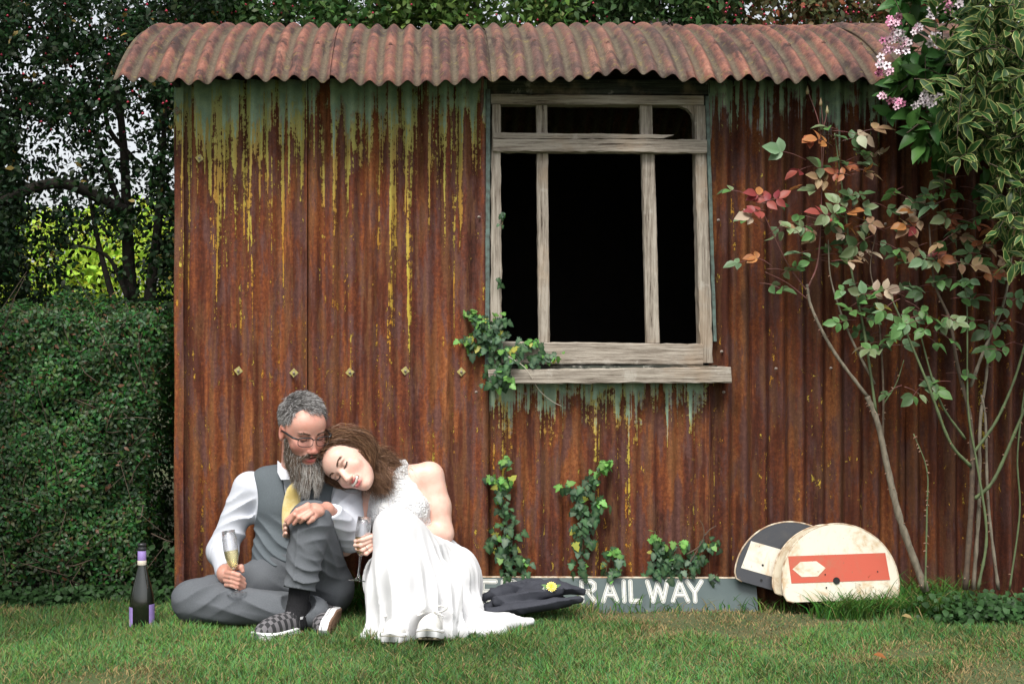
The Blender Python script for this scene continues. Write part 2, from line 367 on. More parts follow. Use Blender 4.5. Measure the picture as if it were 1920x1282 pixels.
# ---- window: weathered frame
def plank(name, quad, y0, y1, mat, parent, seg=16, wear=.0025):
    # quad: px corners TL, TR, BR, BL at the front face
    q = [W(*p, 0) for p in quad]; horiz = (q[1]-q[0]).length > (q[3]-q[0]).length
    if horiz: A, B, C, D = q[0], q[1], q[3], q[2]
    else: A, B, C, D = q[0], q[3], q[1], q[2]
    V = []; ax = Vector((0,0,1)) if horiz else Vector((1,0,0))
    for i in range(seg+1):
        t = i/seg; a = A.lerp(B, t); c = C.lerp(D, t); e = [random.gauss(0, wear*.28) for _ in range(4)]
        b = .003
        for (p, s, yy) in ((a,0,y1),(a,1,y0+b),(a.lerp(c,.06),0,y0),(c.lerp(a,.06),0,y0),(c,1,y0+b),(c,0,y1)):
            V.append((p.x+ax.x*e[s], yy+random.gauss(0, .0006), p.z+ax.z*e[s+1]))
    n = 6; F = [[i*n+j, i*n+(j+1) % n, (i+1)*n+(j+1) % n, (i+1)*n+j] for i in range(seg) for j in range(n)]
    F += [list(range(n))[::-1], [seg*n+j for j in range(n)]]
    o = mk(name, V, F, mat, parent, False); return o
win = plank('window_frame', [(920,178),(1318,181),(1318,199),(920,197)], -.022, .05, WOOD_H, shed)
plank('jamb', [(922,198),(938,198),(941,690),(918,690)], -.026, .05, WOOD_V, win, 30, .004)
plank('jamb', [(1300,200),(1320,200),(1335,680),(1311,680)], -.024, .05, WOOD_V, win, 30, .004)
plank('edge_batten', [(911,170),(919,170),(917,690),(909,690)], -.03, .03, GREENP, win, 20)
plank('edge_batten', [(1320.5,182),(1328,182),(1342,640),(1336,640)], -.02, .03, GREENP, win, 20)
plank('transom', [(924,263),(1322,264),(1322,289),(924,286)], -.040, .02, WOOD_H, win, 26, .005)
plank('transom', [(926,251),(1262,255),(1240,262),(924,262.5)], -.036, .02, WOOD_H, win, 20, .003)
plank('mullion', [(1005,198),(1026,198),(1027,251),(1006,251)], -.005, .03, WOOD_V, win, 8)
plank('mullion', [(1006,288),(1027,288),(1031,641),(1010,641)], -.008, .03, WOOD_V, win, 24)
plank('mullion', [(1200,198),(1223,198),(1224,254),(1201,254)], -.005, .03, WOOD_V, win, 8)
plank('mullion', [(1203,289),(1227,289),(1237,643),(1212,643)], -.008, .03, WOOD_V, win, 24)
plank('bottom_rail', [(940,640),(1316,645),(1316,684),(940,682)], -.028, .05, WOOD_H, win, 30, .004)
plank('window_sill', [(913,692),(1362,687),(1364,716),(916,718)], -.085, .03, WOOD_H, win, 34, .005)
plank('sill_lip', [(920,684.5),(1340,685),(1340,691),(920,691)], -.05, .03, WOOD_D, win, 20)
plank('header_board', [(905,150),(1330,150),(1330,178),(905,178)], -.012, .04, WOOD_D, win, 20)
gus = [W(1270,199,0), W(1300,199,0), W(1300,230,0), W(1297,215,0), W(1288,205,0)]
V = [(p.x, yy, p.z) for yy in (-.012, .03) for p in gus]
mk('corner_fillet', V, [[4,3,2,1,0],[5,6,7,8,9]]+[[i,(i+1)%5,5+(i+1)%5,5+i] for i in range(5)], WOOD_V, win, False)
# ================================================================ ground and lawn
def groundmat():
    m = NM('lawn_soil'); c = m.co(); a = m.noise(c, 3.2, 5, .6, .4); b = m.noise(c, 40, 5, .7); d = m.noise(c, .35, 3, .5)
    col = m.mix(m.sm(a, .42, .62), (.045, .062, .018), (.12, .095, .045)); col = m.mix(m.sm(b, .35, .7), m.mix(.6, col, (.02, .02, .008)), col)
    col = m.mix(m.sm(d, .3, .7), col, (.05, .075, .02))
    return m.bsdf(col, .95, m.bump(b, .6, .01))
gx = np.concatenate([[-70, -30, -12, -5], np.linspace(-2.6, 3.2, 60), [6, 14, 30, 70]]); gy = np.concatenate([[-25, -10, -4], np.linspace(-2.2, .4, 40), [3, 8, 20, 50, 120]])
def gz(x, y):
    m = np.clip((2.6-np.abs(x-.3))/.6, 0, 1)*np.clip((y+2.2)/.5, 0, 1)*np.clip((.4-y)/.4, 0, 1)
    return m*(.008*pnoise(x, y, 0*x, 5, 3) + .005*pnoise(x, y, 0*x, 16, 4))
X, Y = np.meshgrid(gx, gy, indexing='ij'); i = np.arange(X.size).reshape(X.shape)
mk('ground', np.stack([X, Y, gz(X, Y)], -1), np.stack([i[:-1,:-1], i[1:,:-1], i[1:,1:], i[:-1,1:]], -1).reshape(-1,4), groundmat())['kind'] = 'structure'
GRASS = leafmat('grass_blades', .3, .6, .0, 0, .1)
def blades(P, H, Wd, bend, colr, rg):
    n = len(P); a = rg.random(n)*6.283; d = np.stack([np.cos(a), np.sin(a), 0*a], 1); s = np.stack([-np.sin(a), np.cos(a), 0*a], 1)
    a2 = rg.random(n)*6.283; s = np.stack([np.cos(a2), np.sin(a2)*.4, 0*a], 1)
    rows = []
    for t, wf in ((0, .9), (.45, 1.0), (.8, .65), (1.0, .08)):
        c = P + np.array([0,0,1])*(H*(t - .35*bend*t*t))[:, None] + d*(H*bend*t*t)[:, None]
        rows += [c - s*(Wd*wf/2)[:, None], c + s*(Wd*wf/2)[:, None]]
    V = np.stack(rows, 1).reshape(-1, 3); b = (np.arange(n)*8)[:, None]
    F = np.concatenate([b + np.array([[0,1,3,2]]), b + np.array([[2,3,5,4]]), b + np.array([[4,5,7,6]])])
    return V, F, np.repeat(colr, 8, 0)
def patch(x, y):      # bare, straw coloured areas
    p = .62*pnoise(x, y, 0*x, 4.2, 8) + .38*pnoise(x, y, 0*x, 11, 9)
    near = np.exp(-((y+.22)/.14)**2)*np.clip((x-.55)/.3, 0, 1)*np.clip((2.0-x)/.3, 0, 1)
    return np.clip((p-.16)/.5 + near*1.35, 0, 1)
def lawn(n, rg):
    y = -1.55 + 1.53*rg.random(n)**.9; hw = (y-CAMY)/FPX
    x = (-60 + 2040*rg.random(n) - 800)*hw
    pt = patch(x, y)
    keep = rg.random(n) > pt*.72; x, y, pt = x[keep], y[keep], pt[keep]; n = len(x)
    clump = pnoise(x, y, 0*x, 17, 12)
    H = (.022 + .032*rg.random(n)**1.6)*(1 - .55*pt)*(1 + .4*clump)
    g = np.stack([.065+.085*rg.random(n), .15+.115*rg.random(n), .042+.04*rg.random(n)], 1)*(1+.28*pnoise(x, y, 0*x, 6, 13))[:, None]
    st = np.array([.30,.225,.105])*(.55+.6*rg.random(n))[:, None]
    f = (rg.random(n) < (.17+.62*pt))[:, None]
    c = np.where(f, st, g)
    bend = .15+.75*rg.random(n); bend[f[:,0]] += .25
    P = np.stack([x, y, gz(x, y)-.004], 1)
    return blades(P, H, .0022+.0026*rg.random(n), bend, c, rg)
rg = np.random.default_rng(5)
V, F, c = lawn(150000, rg)
tag(mk('lawn_grass', V, F, GRASS, None, True, c), 'short green lawn grass with dry straw patches', 'grass', None, 'stuff')
# long unmown grass along the shed foot
def tuft(spots, rg, tone=1.0):
    Ps, Hs = [], []
    for (px, y, n, h, sp) in spots:
        cx = WX(px, y); Ps.append(np.stack([cx + rg.normal(0, sp, n), y + rg.normal(0, sp*.5, n), np.zeros(n)-.004], 1)); Hs.append(h*(.45+.6*rg.random(n)))
    P = np.concatenate(Ps); H = np.concatenate(Hs); n = len(P); P[:, 1] = np.minimum(P[:, 1], -.02)
    g = np.stack([.04+.05*rg.random(n), .11+.09*rg.random(n), .02+.02*rg.random(n)], 1)*tone
    dry = rg.random(n) < .08; g[dry] = np.array([.30,.23,.11])
    return blades(P, H, .003+.003*rg.random(n), .35+.8*rg.random(n), g, rg)
sp = [(x, -.21, 70, .15, .05) for x in range(1560, 1790, 14)] + [(x, -.09, 60, .2, .05) for x in range(1660, 1790, 16)] + [(x, -.2, 50, .13, .06) for x in range(1640, 1920, 20)]
sp += [(x, -.08, 9, .10, .05) for x in range(900, 1560, 30)] + [(x, -.08, 45, .20, .04) for x in (640, 655, 668, 680, 690)]
sp += [(x, -.06, 14, .12, .04) for x in (330, 350, 370, 390, 400, 410, 870, 890)] + [(x, -.07, 3, .22, .05) for x in (905, 960, 1010, 1060, 1120)]
V, F, c = tuft(sp, rg)
tag(mk('long_grass', V, F, GRASS, None, True, c), 'longer unmown grass along the foot of the shed', 'grass', None, 'stuff')
# ================================================================ smooth bodies: signed distance fields -> one continuous mesh
f4 = np.float32
class Field:
    def __init__(s, lo, hi, h):
        s.lo = np.minimum(lo, hi).astype(float); hi = np.maximum(lo, hi); s.h = h
        s.n = np.ceil((hi - s.lo)/h).astype(int)+1; s.a = np.full(s.n, .25, f4)
        s.ax = [(s.lo[i] + h*np.arange(s.n[i])).astype(f4) for i in range(3)]
    def sub(s, lo, hi):
        i0 = np.clip(np.floor((np.asarray(lo)-s.lo)/s.h).astype(int), 0, s.n); i1 = np.clip(np.ceil((np.asarray(hi)-s.lo)/s.h).astype(int)+1, 0, s.n)
        sl = tuple(slice(a, b) for a, b in zip(i0, i1))
        X = s.ax[0][sl[0]][:, None, None]; Y = s.ax[1][sl[1]][None, :, None]; Z = s.ax[2][sl[2]][None, None, :]
        return sl, X, Y, Z
    def put(s, sl, d, k, op):
        a = s.a[sl]
        if a.size == 0: return
        if op == 'u':
            if k > 0: h = np.clip(.5+.5*(a-d)/k, 0, 1); s.a[sl] = a*(1-h) + d*h - k*h*(1-h)
            else: s.a[sl] = np.minimum(a, d)
        elif op == 's':
            d = -d
            if k > 0: h = np.clip(.5-.5*(a-d)/k, 0, 1); s.a[sl] = a*(1-h) + d*h + k*h*(1-h)
            else: s.a[sl] = np.maximum(a, d)
    def cap(s, a, b, ra, rb=None, k=.02, op='u'):
        a = np.array(tuple(a), float); b = np.array(tuple(b), float); rb = ra if rb is None else rb; m = max(ra, rb) + k + .03
        sl, X, Y, Z = s.sub(np.minimum(a, b)-m, np.maximum(a, b)+m); ab = b-a; L = max(float(ab@ab), 1e-9)
        t = np.clip(((X-a[0])*ab[0] + (Y-a[1])*ab[1] + (Z-a[2])*ab[2])/L, 0, 1)
        d = np.sqrt((X-a[0]-t*ab[0])**2 + (Y-a[1]-t*ab[1])**2 + (Z-a[2]-t*ab[2])**2) - (ra + (rb-ra)*t)
        s.put(sl, d.astype(f4), k, op)
    def chain(s, P, r, k=.02, op='u'):
        for i in range(len(P)-1): s.cap(P[i], P[i+1], r[i], r[i+1], k if i == 0 else max(k, .004), op)
    def ell(s, c, r, M=None, k=.02, op='u'):
        c = np.array(tuple(c), float); r = np.array(r, float); M = np.eye(3) if M is None else np.array(M)   # columns: local axes
        m = float(r.max()) + k + .03 if M is not None else 0
        sl, X, Y, Z = s.sub(c-m, c+m); x, y, z = X-c[0], Y-c[1], Z-c[2]
        q = [(x*M[0, i] + y*M[1, i] + z*M[2, i]) for i in range(3)]
        k0 = np.sqrt(sum((q[i]/r[i])**2 for i in range(3))); k1 = np.sqrt(sum((q[i]/r[i]**2)**2 for i in range(3))) + 1e-6
        s.put(sl, (k0*(k0-1)/k1).astype(f4), k, op)
    def cut(s, p, n):      # remove the side the normal points to
        n = nrm(n); p = np.array(tuple(p), float); X = s.ax[0][:, None, None]; Y = s.ax[1][None, :, None]; Z = s.ax[2][None, None, :]
        s.a = np.maximum(s.a, ((X-p[0])*n[0] + (Y-p[1])*n[1] + (Z-p[2])*n[2]).astype(f4))
    def disp(s, fn, band=.03):
        I = np.nonzero(np.abs(s.a) < band); X, Y, Z = (s.ax[i][I[i]] for i in range(3)); s.a[I] -= fn(X, Y, Z).astype(f4)
    def mesh(s, smooth=1):
        a = s.a; ins = a < 0
        ins[0] = ins[-1] = False; ins[:, 0] = ins[:, -1] = False; ins[:, :, 0] = ins[:, :, -1] = False
        cn = np.zeros(tuple(s.n-1), np.uint8)
        offs = [(i, j, k) for i in (0, 1) for j in (0, 1) for k in (0, 1)]
        for (i, j, k) in offs: cn += ins[i:s.n[0]-1+i, j:s.n[1]-1+j, k:s.n[2]-1+k]
        act = (cn > 0) & (cn < 8); I = np.argwhere(act); ids = np.full(act.shape, -1, np.int32); ids[act] = np.arange(len(I))
        vals = {o: a[I[:,0]+o[0], I[:,1]+o[1], I[:,2]+o[2]] for o in offs}
        acc = np.zeros((len(I), 3)); cnt = np.zeros(len(I))
        for o in offs:
            for ax in range(3):
                if o[ax]: continue
                o2 = list(o); o2[ax] = 1; o2 = tuple(o2); v0, v1 = vals[o], vals[o2]; m = (v0 < 0) != (v1 < 0)
                t = np.where(m, v0/(v0-v1+1e-12), 0); p = np.zeros((len(I), 3)); p[:] = o; p[:, ax] = t
                acc += p*m[:, None]; cnt += m
        V = s.lo + (I + acc/np.maximum(cnt, 1)[:, None])*s.h; F = []
        for ax in range(3):
            b, c = (ax+1) % 3, (ax+2) % 3
            sl0 = [slice(1, -1)]*3; sl1 = [slice(1, -1)]*3; sl0[ax] = slice(0, -1); sl1[ax] = slice(1, None)
            A, B = ins[tuple(sl0)], ins[tuple(sl1)]; E = np.argwhere(A != B); fl = A[tuple(E.T)]
            E = E + 1; E[:, ax] -= 1
            q = []
            for (db, dc) in ((-1,-1),(0,-1),(0,0),(-1,0)):
                t = E.copy(); t[:, b] += db; t[:, c] += dc; q.append(ids[tuple(t.T)])
            q = np.stack(q, 1); q[~fl] = q[~fl][:, ::-1]; F.append(q)
        F = np.concatenate(F); F = F[(F >= 0).all(1)]
        for _ in range(smooth):
            acc = np.zeros_like(V); cnt = np.zeros(len(V))
            for j in range(4):
                np.add.at(acc, F[:, j], V[F[:, (j+1) % 4]]); np.add.at(acc, F[:, (j+1) % 4], V[F[:, j]]); np.add.at(cnt, F[:, j], 1); np.add.at(cnt, F[:, (j+1) % 4], 1)
            V = V*.5 + .5*acc/np.maximum(cnt, 1)[:, None]
        return V, F
def frame(yaw, pitch, roll):
    # head axes: u = the person's left, f = forward, w = up (columns); zero angles face the camera
    ps, ph, ro = R(yaw), R(pitch), R(roll)
    f = np.array([math.sin(ps), -math.cos(ps), 0]); u = np.array([math.cos(ps), math.sin(ps), 0]); w = np.array([0, 0, 1.])
    f, w = f*math.cos(ph) - w*math.sin(ph), f*math.sin(ph) + w*math.cos(ph)
    u, w = u*math.cos(ro) + w*math.sin(ro), w*math.cos(ro) - u*math.sin(ro)
    return np.stack([u, f, w], 1)
class Head:
    def __init__(s, c, M, sc): s.c = np.array(tuple(c)); s.M = M; s.s = sc
    def p(s, u, f, w): return s.c + s.M @ (np.array([u, f, w])*s.s)
    def d(s, u, f, w): return s.M @ np.array([u, f, w])
    def loc(s, V): return ((np.asarray(V) - s.c) @ s.M)/s.s
    def build(s, F, male):
        E = lambda c, r, k=.015, op='u', M=None: F.ell(s.p(*c), np.array(r)*s.s, s.M if M is None else M, k*s.s, op)
        E((0, -.012, .036), (.076, .096, .086), .02)
        E((0, .030, -.010), (.066, .066, .080), .03)
        E((0, .040, -.065), (.052, .050, .055) if male else (.048, .050, .055), .03)
        E((0, .072, -.105), (.026, .020, .019) if male else (.021, .019, .017), .03)
        E((0, .060, .045), (.056, .035, .040), .03)                          # forehead
        for q in (-1, 1):
            E((q*.040, .064, -.032), (.026, .020, .021), .02)               # cheeks
            E((q*.031, .097, .001), (.019, .014, .011), .012, 's')          # eye sockets
            E((q*.031, .0795, .000), (.0145, .0115, .0105), .003)              # closed lids over the eyes
            E((q*.028, .087, .018), (.021, .009, .006), .010)                # brows
            E((q*.012, .105, -.046), (.008, .009, .007), .006)               # nostril wings
            E((q*.076, -.008, -.008), (.008, .020, .032), .006)              # ears
            E((q*.083, -.004, -.006), (.004, .011, .019), .004, 's')
        F.cap(s.p(0, .088, .008), s.p(0, .112, -.040), .008*s.s, .0115*s.s, .010*s.s)   # nose
        E((0, .086, -.070), (.026, .016, .020), .012)                        # muzzle
        E((0, .0975, -.0625), (.020 if male else .025, .0065, .0042), .004); E((0, .0945, -.0840), (.018 if male else .021, .0065, .0055), .004)  # lips
        mw = .013 if male else .0165
        for q in (-1, 0, 1): E((q*mw, .101-.006*abs(q), -.0725+(.0035 if male else .0055)*abs(q)), (.011, .010, .0055 if male else .0070), .003, 's')  # smiling mouth
def surf_f(Lv, u, w_):      # forward position of the face surface at head coordinates (u, w)
    S = Lv[(Lv[:,1] > .03) & (np.abs(Lv[:,0]) < .08) & (np.abs(Lv[:,2]) < .08)]; u = np.atleast_1d(u); w_ = np.atleast_1d(w_); out = []
    for a, b in zip(u, w_):
        d = (S[:,0]-a)**2 + (S[:,2]-b)**2; i = np.argsort(d)[:6]; out.append(S[i,1].max())
    return np.array(out)
def strands(name, G, width, cols, mat, parent, seedv=3):
    # G: (n, s, 3) guide points -> thin tapering ribbons
    G = np.asarray(G); n, S, _ = G.shape; T = np.gradient(G, axis=1); rr = np.random.default_rng(seedv)
    sd = np.cross(T, rr.normal(size=(n, 1, 3))); sd /= np.linalg.norm(sd, axis=2, keepdims=True)+1e-9
    tp = np.linspace(1, .25, S)[None, :, None]*np.asarray(width).reshape(-1, 1, 1)*.5
    V = np.stack([G - sd*tp, G + sd*tp], 2).reshape(-1, 3); b = np.arange(n*S).reshape(n, S)*2
    F = np.stack([b[:, :-1], b[:, :-1]+1, b[:, 1:]+1, b[:, 1:]], -1).reshape(-1, 4)
    return mk(name, V, F, mat, parent, True, np.repeat(cols, S*2, 0))
def skinmat(name):
    m = NM(name); a = m.n('Attribute', None, _attribute_name='col').outputs['Color']; f = m.noise(m.co(), 160, 4, .6); b = m.noise(m.co(), 28, 4, .6)
    c = m.mix(m.math('MULTIPLY', m.sm(b, .35, .7), .5), a, m.mix(1.0, a, (.97, .74, .68), 'MULTIPLY'))
    c = m.mix(m.math('MULTIPLY', m.sm(f, .55, .7), .22), c, m.mix(1.0, c, (.75, .55, .48), 'MULTIPLY'))
    return m.bsdf(c, .48, m.bump(m.math('ADD', f, b), .22, .0015), Subsurface__Weight=.12, Subsurface__Radius=(.012, .005, .003), Subsurface__Scale=.6, Specular__IOR__Level=.4)
SKIN = skinmat('skin')
def hairmat(name, rough=.5):
    m = NM(name); a = m.n('Attribute', None, _attribute_name='col').outputs['Color']; return m.bsdf(a, rough, None, Specular__IOR__Level=.3)
HAIR = hairmat('hair_strands')
def clothmat(name, c1, c2, rough=.85, weave=900, wb=.25, slub=.5, sheen=.0):
    m = NM(name); f = m.noise(m.co(scale=(1,1,.25)), weave, 2, .5); g = m.noise(m.co(scale=(.25,1,1)), weave, 2, .5); l = m.noise(m.co(), 12, 5, .6)
    x = m.math('MULTIPLY', m.math('ADD', f, g), .5); c = m.mix(m.sm(x, .40, .60), c1, c2); c = m.mix(m.math('MULTIPLY', m.sm(l, .35, .7), slub), c, tuple(v*.86 for v in c2))
    return m.bsdf(c, rough, m.bump(m.math('ADD', x, m.math('MULTIPLY', l, .6)), wb, .0015), Sheen__Weight=sheen, Specular__IOR__Level=.15)
SHIRT = clothmat('white_shirt_cotton', (.50, .52, .58), (.56, .58, .63), .8, 700, .15, .3)
VEST = clothmat('grey_waistcoat_wool', (.088, .104, .116), (.112, .130, .143), .85, 700, .15, .25)
TROUS = clothmat('grey_trouser_wool', (.092, .099, .110), (.115, .124, .136), .85, 700, .15, .25)
SOCK = clothmat('black_sock', (.012, .012, .014), (.02, .02, .022), .9, 500)
JACK = clothmat('dark_grey_jacket_wool', (.034, .036, .046), (.046, .049, .06), .75, 700, .15, .25)
def dressmat(name, lace):
    m = NM(name); l = m.noise(m.co(), 14, 4, .5)
    c = m.mix(m.sm(l, .3, .7), (.58, .58, .595), (.61, .61, .615))
    nor = m.bump(m.noise(m.co(), 500, 2, .5), .06, .001)
    if lace:
        v = m.n('TexVoronoi', None, _feature='F1', Vector=m.n('VectorMath', _operation='ADD', i0=m.co(), i1=m.n('VectorMath', _operation='SCALE', i0=m.n('TexNoise', 1, Vector=m.co(), Scale=30.0), Scale=.03)), Scale=30.0, Randomness=.9).outputs[0]
        p = m.math('SINE', m.math('MULTIPLY', v, 22.0)); nz = m.noise(m.co(), 60, 4, .6)
        h = m.math('ADD', p, m.math('MULTIPLY', nz, 1.2)); nor = m.bump(h, .55, .003)
        c = m.mix(m.sm(p, -.6, .6), (.60, .60, .59), c)
    return m.bsdf(c, .75, nor, Sheen__Weight=.15, Subsurface__Weight=.0)
DRESS = dressmat('white_chiffon', False); LACE = dressmat('white_floral_lace', True)
def tiemat():
    m = NM('yellow_satin_tie'); f = m.noise(m.co(), 20, 4, .6); c = m.mix(m.sm(f, .4, .6), (.66, .50, .18), (.74, .62, .32))
    return m.bsdf(c, .35, m.bump(f, .2, .003), Sheen__Weight=.2)
TIE = tiemat()
def checkmat():
    m = NM('checked_canvas'); v = m.co(scale=(1, 1, 0)); ck = m.n('TexChecker', None, Vector=m.co('Object', (1,1,0), (.004,.004,0)), Scale=62.0, Color1=(.018,.018,.02,1), Color2=(.125,.118,.125,1)).outputs[0]
    f = m.noise(m.co(), 500, 2); return m.bsdf(ck, .85, m.bump(f, .2, .001))
CHECK = checkmat()
RUBBER = simple('white_rubber', (.76, .76, .77), (.66, .66, .66), .6, 40, .1)
GUM = simple('gum_rubber_tread', (.27, .16, .105), (.20, .12, .08), .75, 60, .3)
OLIVE = simple('olive_rubber_tread', (.23, .20, .12), (.30, .27, .18), .75, 60, .3)
CANVAS = simple('white_canvas', (.66, .65, .62), (.58, .57, .54), .8, 90, .3)
BLACKP = simple('black_plastic', (.012, .012, .013), (.02, .02, .022), .35, 40)
SILVER = simple('silver_ring', (.75, .73, .70), (.7, .68, .66), .25, 40, Metallic=1.0)
TEETH = simple('teeth', (.80, .77, .70), (.78, .74, .68), .3, 40)
def glassmat(name, col=(1,1,1), rough=0.0, ior=1.45, trans=.0):
    m = NM(name); g = m.n('BsdfGlass', Color=(*col, 1), Roughness=rough, IOR=ior)
    if trans:
        t = m.n('BsdfTransparent', Color=(*col, 1)); g = m.n('MixShader', Fac=trans, i1=g, i2=t)
    m.t.links.new(g, m.out.inputs[0]); return m.m
GLASS = glassmat('clear_glass', (1,1,1), 0, 1.45, .35); WINE = glassmat('sparkling_wine', (.96,.90,.66), .02, 1.33, .4)
LENS = glassmat('spectacle_lens', (.97,.98,1), 0, 1.12, .75)
# ================================================================ the man
man = thing('person', (W(545,1150,-.24).x, -.24, 0), 'bearded man in grey waistcoat and yellow tie sitting on lawn holding flute glass', 'person', 'couple sitting against the shed')
MH = Head(W(566, 806, -.335), frame(30, 17, 2), 1.04)
sh_r, el_r, wr_r = W(466,915,-.20), W(417,1033,-.215), W(424,1068,-.40)
sh_l, el_l, wr_l = W(648,918,-.21), W(656,1003,-.33), W(612,956,-.485)
F = Field(W(385,1130,-.02) + Vector((0,0,0)), W(700,715,-.62), .0026)
F.lo = np.array([WX(385,-.4), -.66, .10])
F = Field(np.array([WX(385,-.35), -.66, .12]), np.array([WX(695,-.35), -.04, WZ(722,-.35)]), .0026)
MH.build(F, True)
F.cap(MH.p(0,-.03,-.06), W(556,895,-.20), .056, .062, .03)
F.ell(W(553,950,-.20), (.145,.085,.14), None, .03); F.cap(W(480,915,-.19), W(632,915,-.19), .045, None, .03)
F.ell(W(548,1030,-.22), (.12,.085,.13), None, .03)
F.chain([sh_r, el_r, wr_r], (.045,.036,.027), .02); F.chain([sh_l, el_l, wr_l], (.045,.036,.028), .02)
# right hand closed round the flute stem (stem near px 440,1085, depth -.47)
STEM_M = W(441, 1088, -.475)
kn = [W(424,1071,-.470), W(420,1078,-.473), W(418,1085,-.470), W(418,1092,-.463)]
F.ell(W(422,1076,-.435), (.026,.036,.034), None, .012); F.cap(wr_r, W(422,1074,-.43), .027, .030, .015)
for j, (a, m_, t) in enumerate([((426,1073),(447,1078),(456,1086)), ((424,1080),(447,1086),(458,1094)), ((423,1088),(446,1094),(457,1100)), ((424,1096),(444,1101),(452,1105))]):
    ra = .0098-.0007*j
    F.chain([W(*a,-.468), W((a[0]+m_[0])/2, (a[1]+m_[1])/2-1, -.497), W(*m_,-.497), W(*t,-.474), W(t[0]-8,t[1]-2,-.458)], [ra+.001, ra, ra, ra*.9, ra*.8], .003)
F.chain([W(430,1066,-.425), W(442,1064,-.455), W(452,1063,-.478), W(455,1070,-.482)], [.014,.0115,.0105,.008], .006)
# left hand resting on the raised knee
F.ell(W(588,957,-.555), (.040,.024,.026), frame(0,0,-8), .012); F.cap(wr_l, W(592,957,-.54), .027, .026, .015)
for j, (a, b_, t) in enumerate([((577,947),(557,957),(536,976)), ((577,952),(553,965),(541,981)), ((580,958),(561,970),(551,982)), ((584,962),(571,972),(563,979))]):
    ra = .0096-.0006*j; y0 = -.575-.004*j
    F.chain([W(588,953+3*j,-.56), W(*a,y0), W(*b_,y0-.017), W(*t,y0-.004)], [.011, ra+.0008, ra, ra*.78], .0035)
F.chain([W(594,964,-.56), W(586,972,-.585), W(578,979,-.592)], [.012,.0105,.008], .006)
V, Q = F.mesh(1)
L = MH.loc(V); col = np.tile(np.array([.56,.30,.235]), (len(V), 1))
def blob(c, r): return np.exp(-(((L-np.array(c))/np.array(r))**2).sum(1))[:, None]
ishead = (np.linalg.norm(L, axis=1) < .19)[:, None]
def paint(col, m_, c): return col*(1-m_) + np.array(c)*m_
rd = (.54,.21,.17)
for q in (-1,1):
    col = paint(col, .75*blob((q*.045,.07,-.035),(.025,.05,.022)), rd); col = paint(col, .8*blob((q*.078,-.005,-.005),(.012,.03,.035)), (.55,.21,.155))
    col = paint(col, .5*blob((q*.031,.085,-.006),(.018,.02,.008)), (.42,.18,.14))
col = paint(col, .8*blob((0,.112,-.042),(.018,.02,.016)), rd)
col = paint(col, np.clip(1.4*blob((0,.10,-.083),(.022,.016,.007)), 0, 1), (.50,.13,.12)); col = paint(col, np.clip(1.4*blob((0,.10,-.063),(.022,.016,.005)), 0, 1), (.45,.13,.12))
col = paint(col, np.clip(1.5*blob((0,.088,-.073),(.018,.010,.006)), 0, 1), (.12,.03,.03))
hd = ((V[:,2] < WZ(930,-.5)) & (V[:,1] < -.38))[:, None]; col = np.where(hd, np.array([.53,.285,.22])*(1+.08*pnoise(V[:,0],V[:,1],V[:,2],90,2))[:, None], col)
body = mk('body', V, Q, SKIN, man, True, col)
mk('teeth', *tube([MH.p(u, .0925-.2*abs(u)**1.5, -.0685+.004*(abs(u)/.016)**2) for u in np.linspace(-.015,.015,7)], .0032*MH.s, 6), TEETH, body)
# eyebrows and lash lines
rr = np.random.default_rng(2)
for q in (-1,1):
    n = 90; u = q*(.012+.036*rr.random(n)); base = np.stack([u, .0965-.30*(np.abs(u)-.012)**1.2*.5, .0175+.007*np.sin((np.abs(u)-.012)/.036*2.6)+rr.normal(0,.0016,n)], 1)
    d = np.stack([q*np.full(n,.009), np.full(n,0.), rr.normal(.000,.0012,n)], 1); G = []
    for t in (0,.5,1):
        bb_ = base + d*t; bb_[:,1] = surf_f(L, bb_[:,0], bb_[:,2]) + .0012; G.append(MH.c + bb_@MH.M.T*MH.s)
    G = np.stack(G, 1)
    strands('eyebrow', G, np.full(n,.0016), np.array([.10,.065,.045])*(.7+.9*rr.random(n))[:,None], HAIR, body)
    mk('eyelashes', *tube([MH.p(q*(.019+.026*t), surf_f(L, q*(.019+.026*t), -.0045-.004*math.sin(t*3.1))[0]+.0004, -.0045-.004*math.sin(t*3.1)) for t in np.linspace(0,1,7)], .0013*MH.s, 5), simple('lash', (.03,.02,.015), None, .7) if q < 0 else bpy.data.materials['lash'], body)
# hair: short grey crop
def scalp(n, male=True, seed=1):
    r = np.random.default_rng(seed); v = r.normal(size=(n*4,3)); v /= np.linalg.norm(v,axis=1)[:,None]
    P = v*np.array([.079,.099,.089]) + np.array([0,-.012,.036]); u, f, w_ = P.T
    if male:
        line = .094 - .022*np.exp(-((u-.008)/.022)**2) + .014*np.exp(-((np.abs(u)-.040)/.014)**2)
        front = (f > .02) & (w_ < line - .028*np.clip((np.abs(u)-.045)/.02, 0, 1)*1.6)
        side = (f <= .02) & (w_ < np.where(f > -.03, .012, -.055))
        keep = ~(front | side) & ~((np.abs(u) > .068) & (f > -.03) & (f < .018) & (w_ < .030))
    else:
        keep = ~((f > .035) & (w_ < .082 - .25*np.abs(u))) & ~((w_ < -.03) & (f > .0)) & (w_ > -.09)
    return P[keep][:n], v[keep][:n]
P, N = scalp(9000); n = len(P); r = np.random.default_rng(4)
flow = np.stack([.55+.3*np.sin(P[:,1]*60), .45-.9*(P[:,2] < .09), -.25-.9*(np.abs(P[:,0]) > .05)], 1) + r.normal(0,.28,(n,3))
flow -= N*(flow*N).sum(1)[:,None]*.95; flow /= np.linalg.norm(flow,axis=1)[:,None]
topk = np.clip((P[:,2]-.03)/.09, .0, 1)
ln = (.011+.021*topk)*(.7+.6*r.random(n))
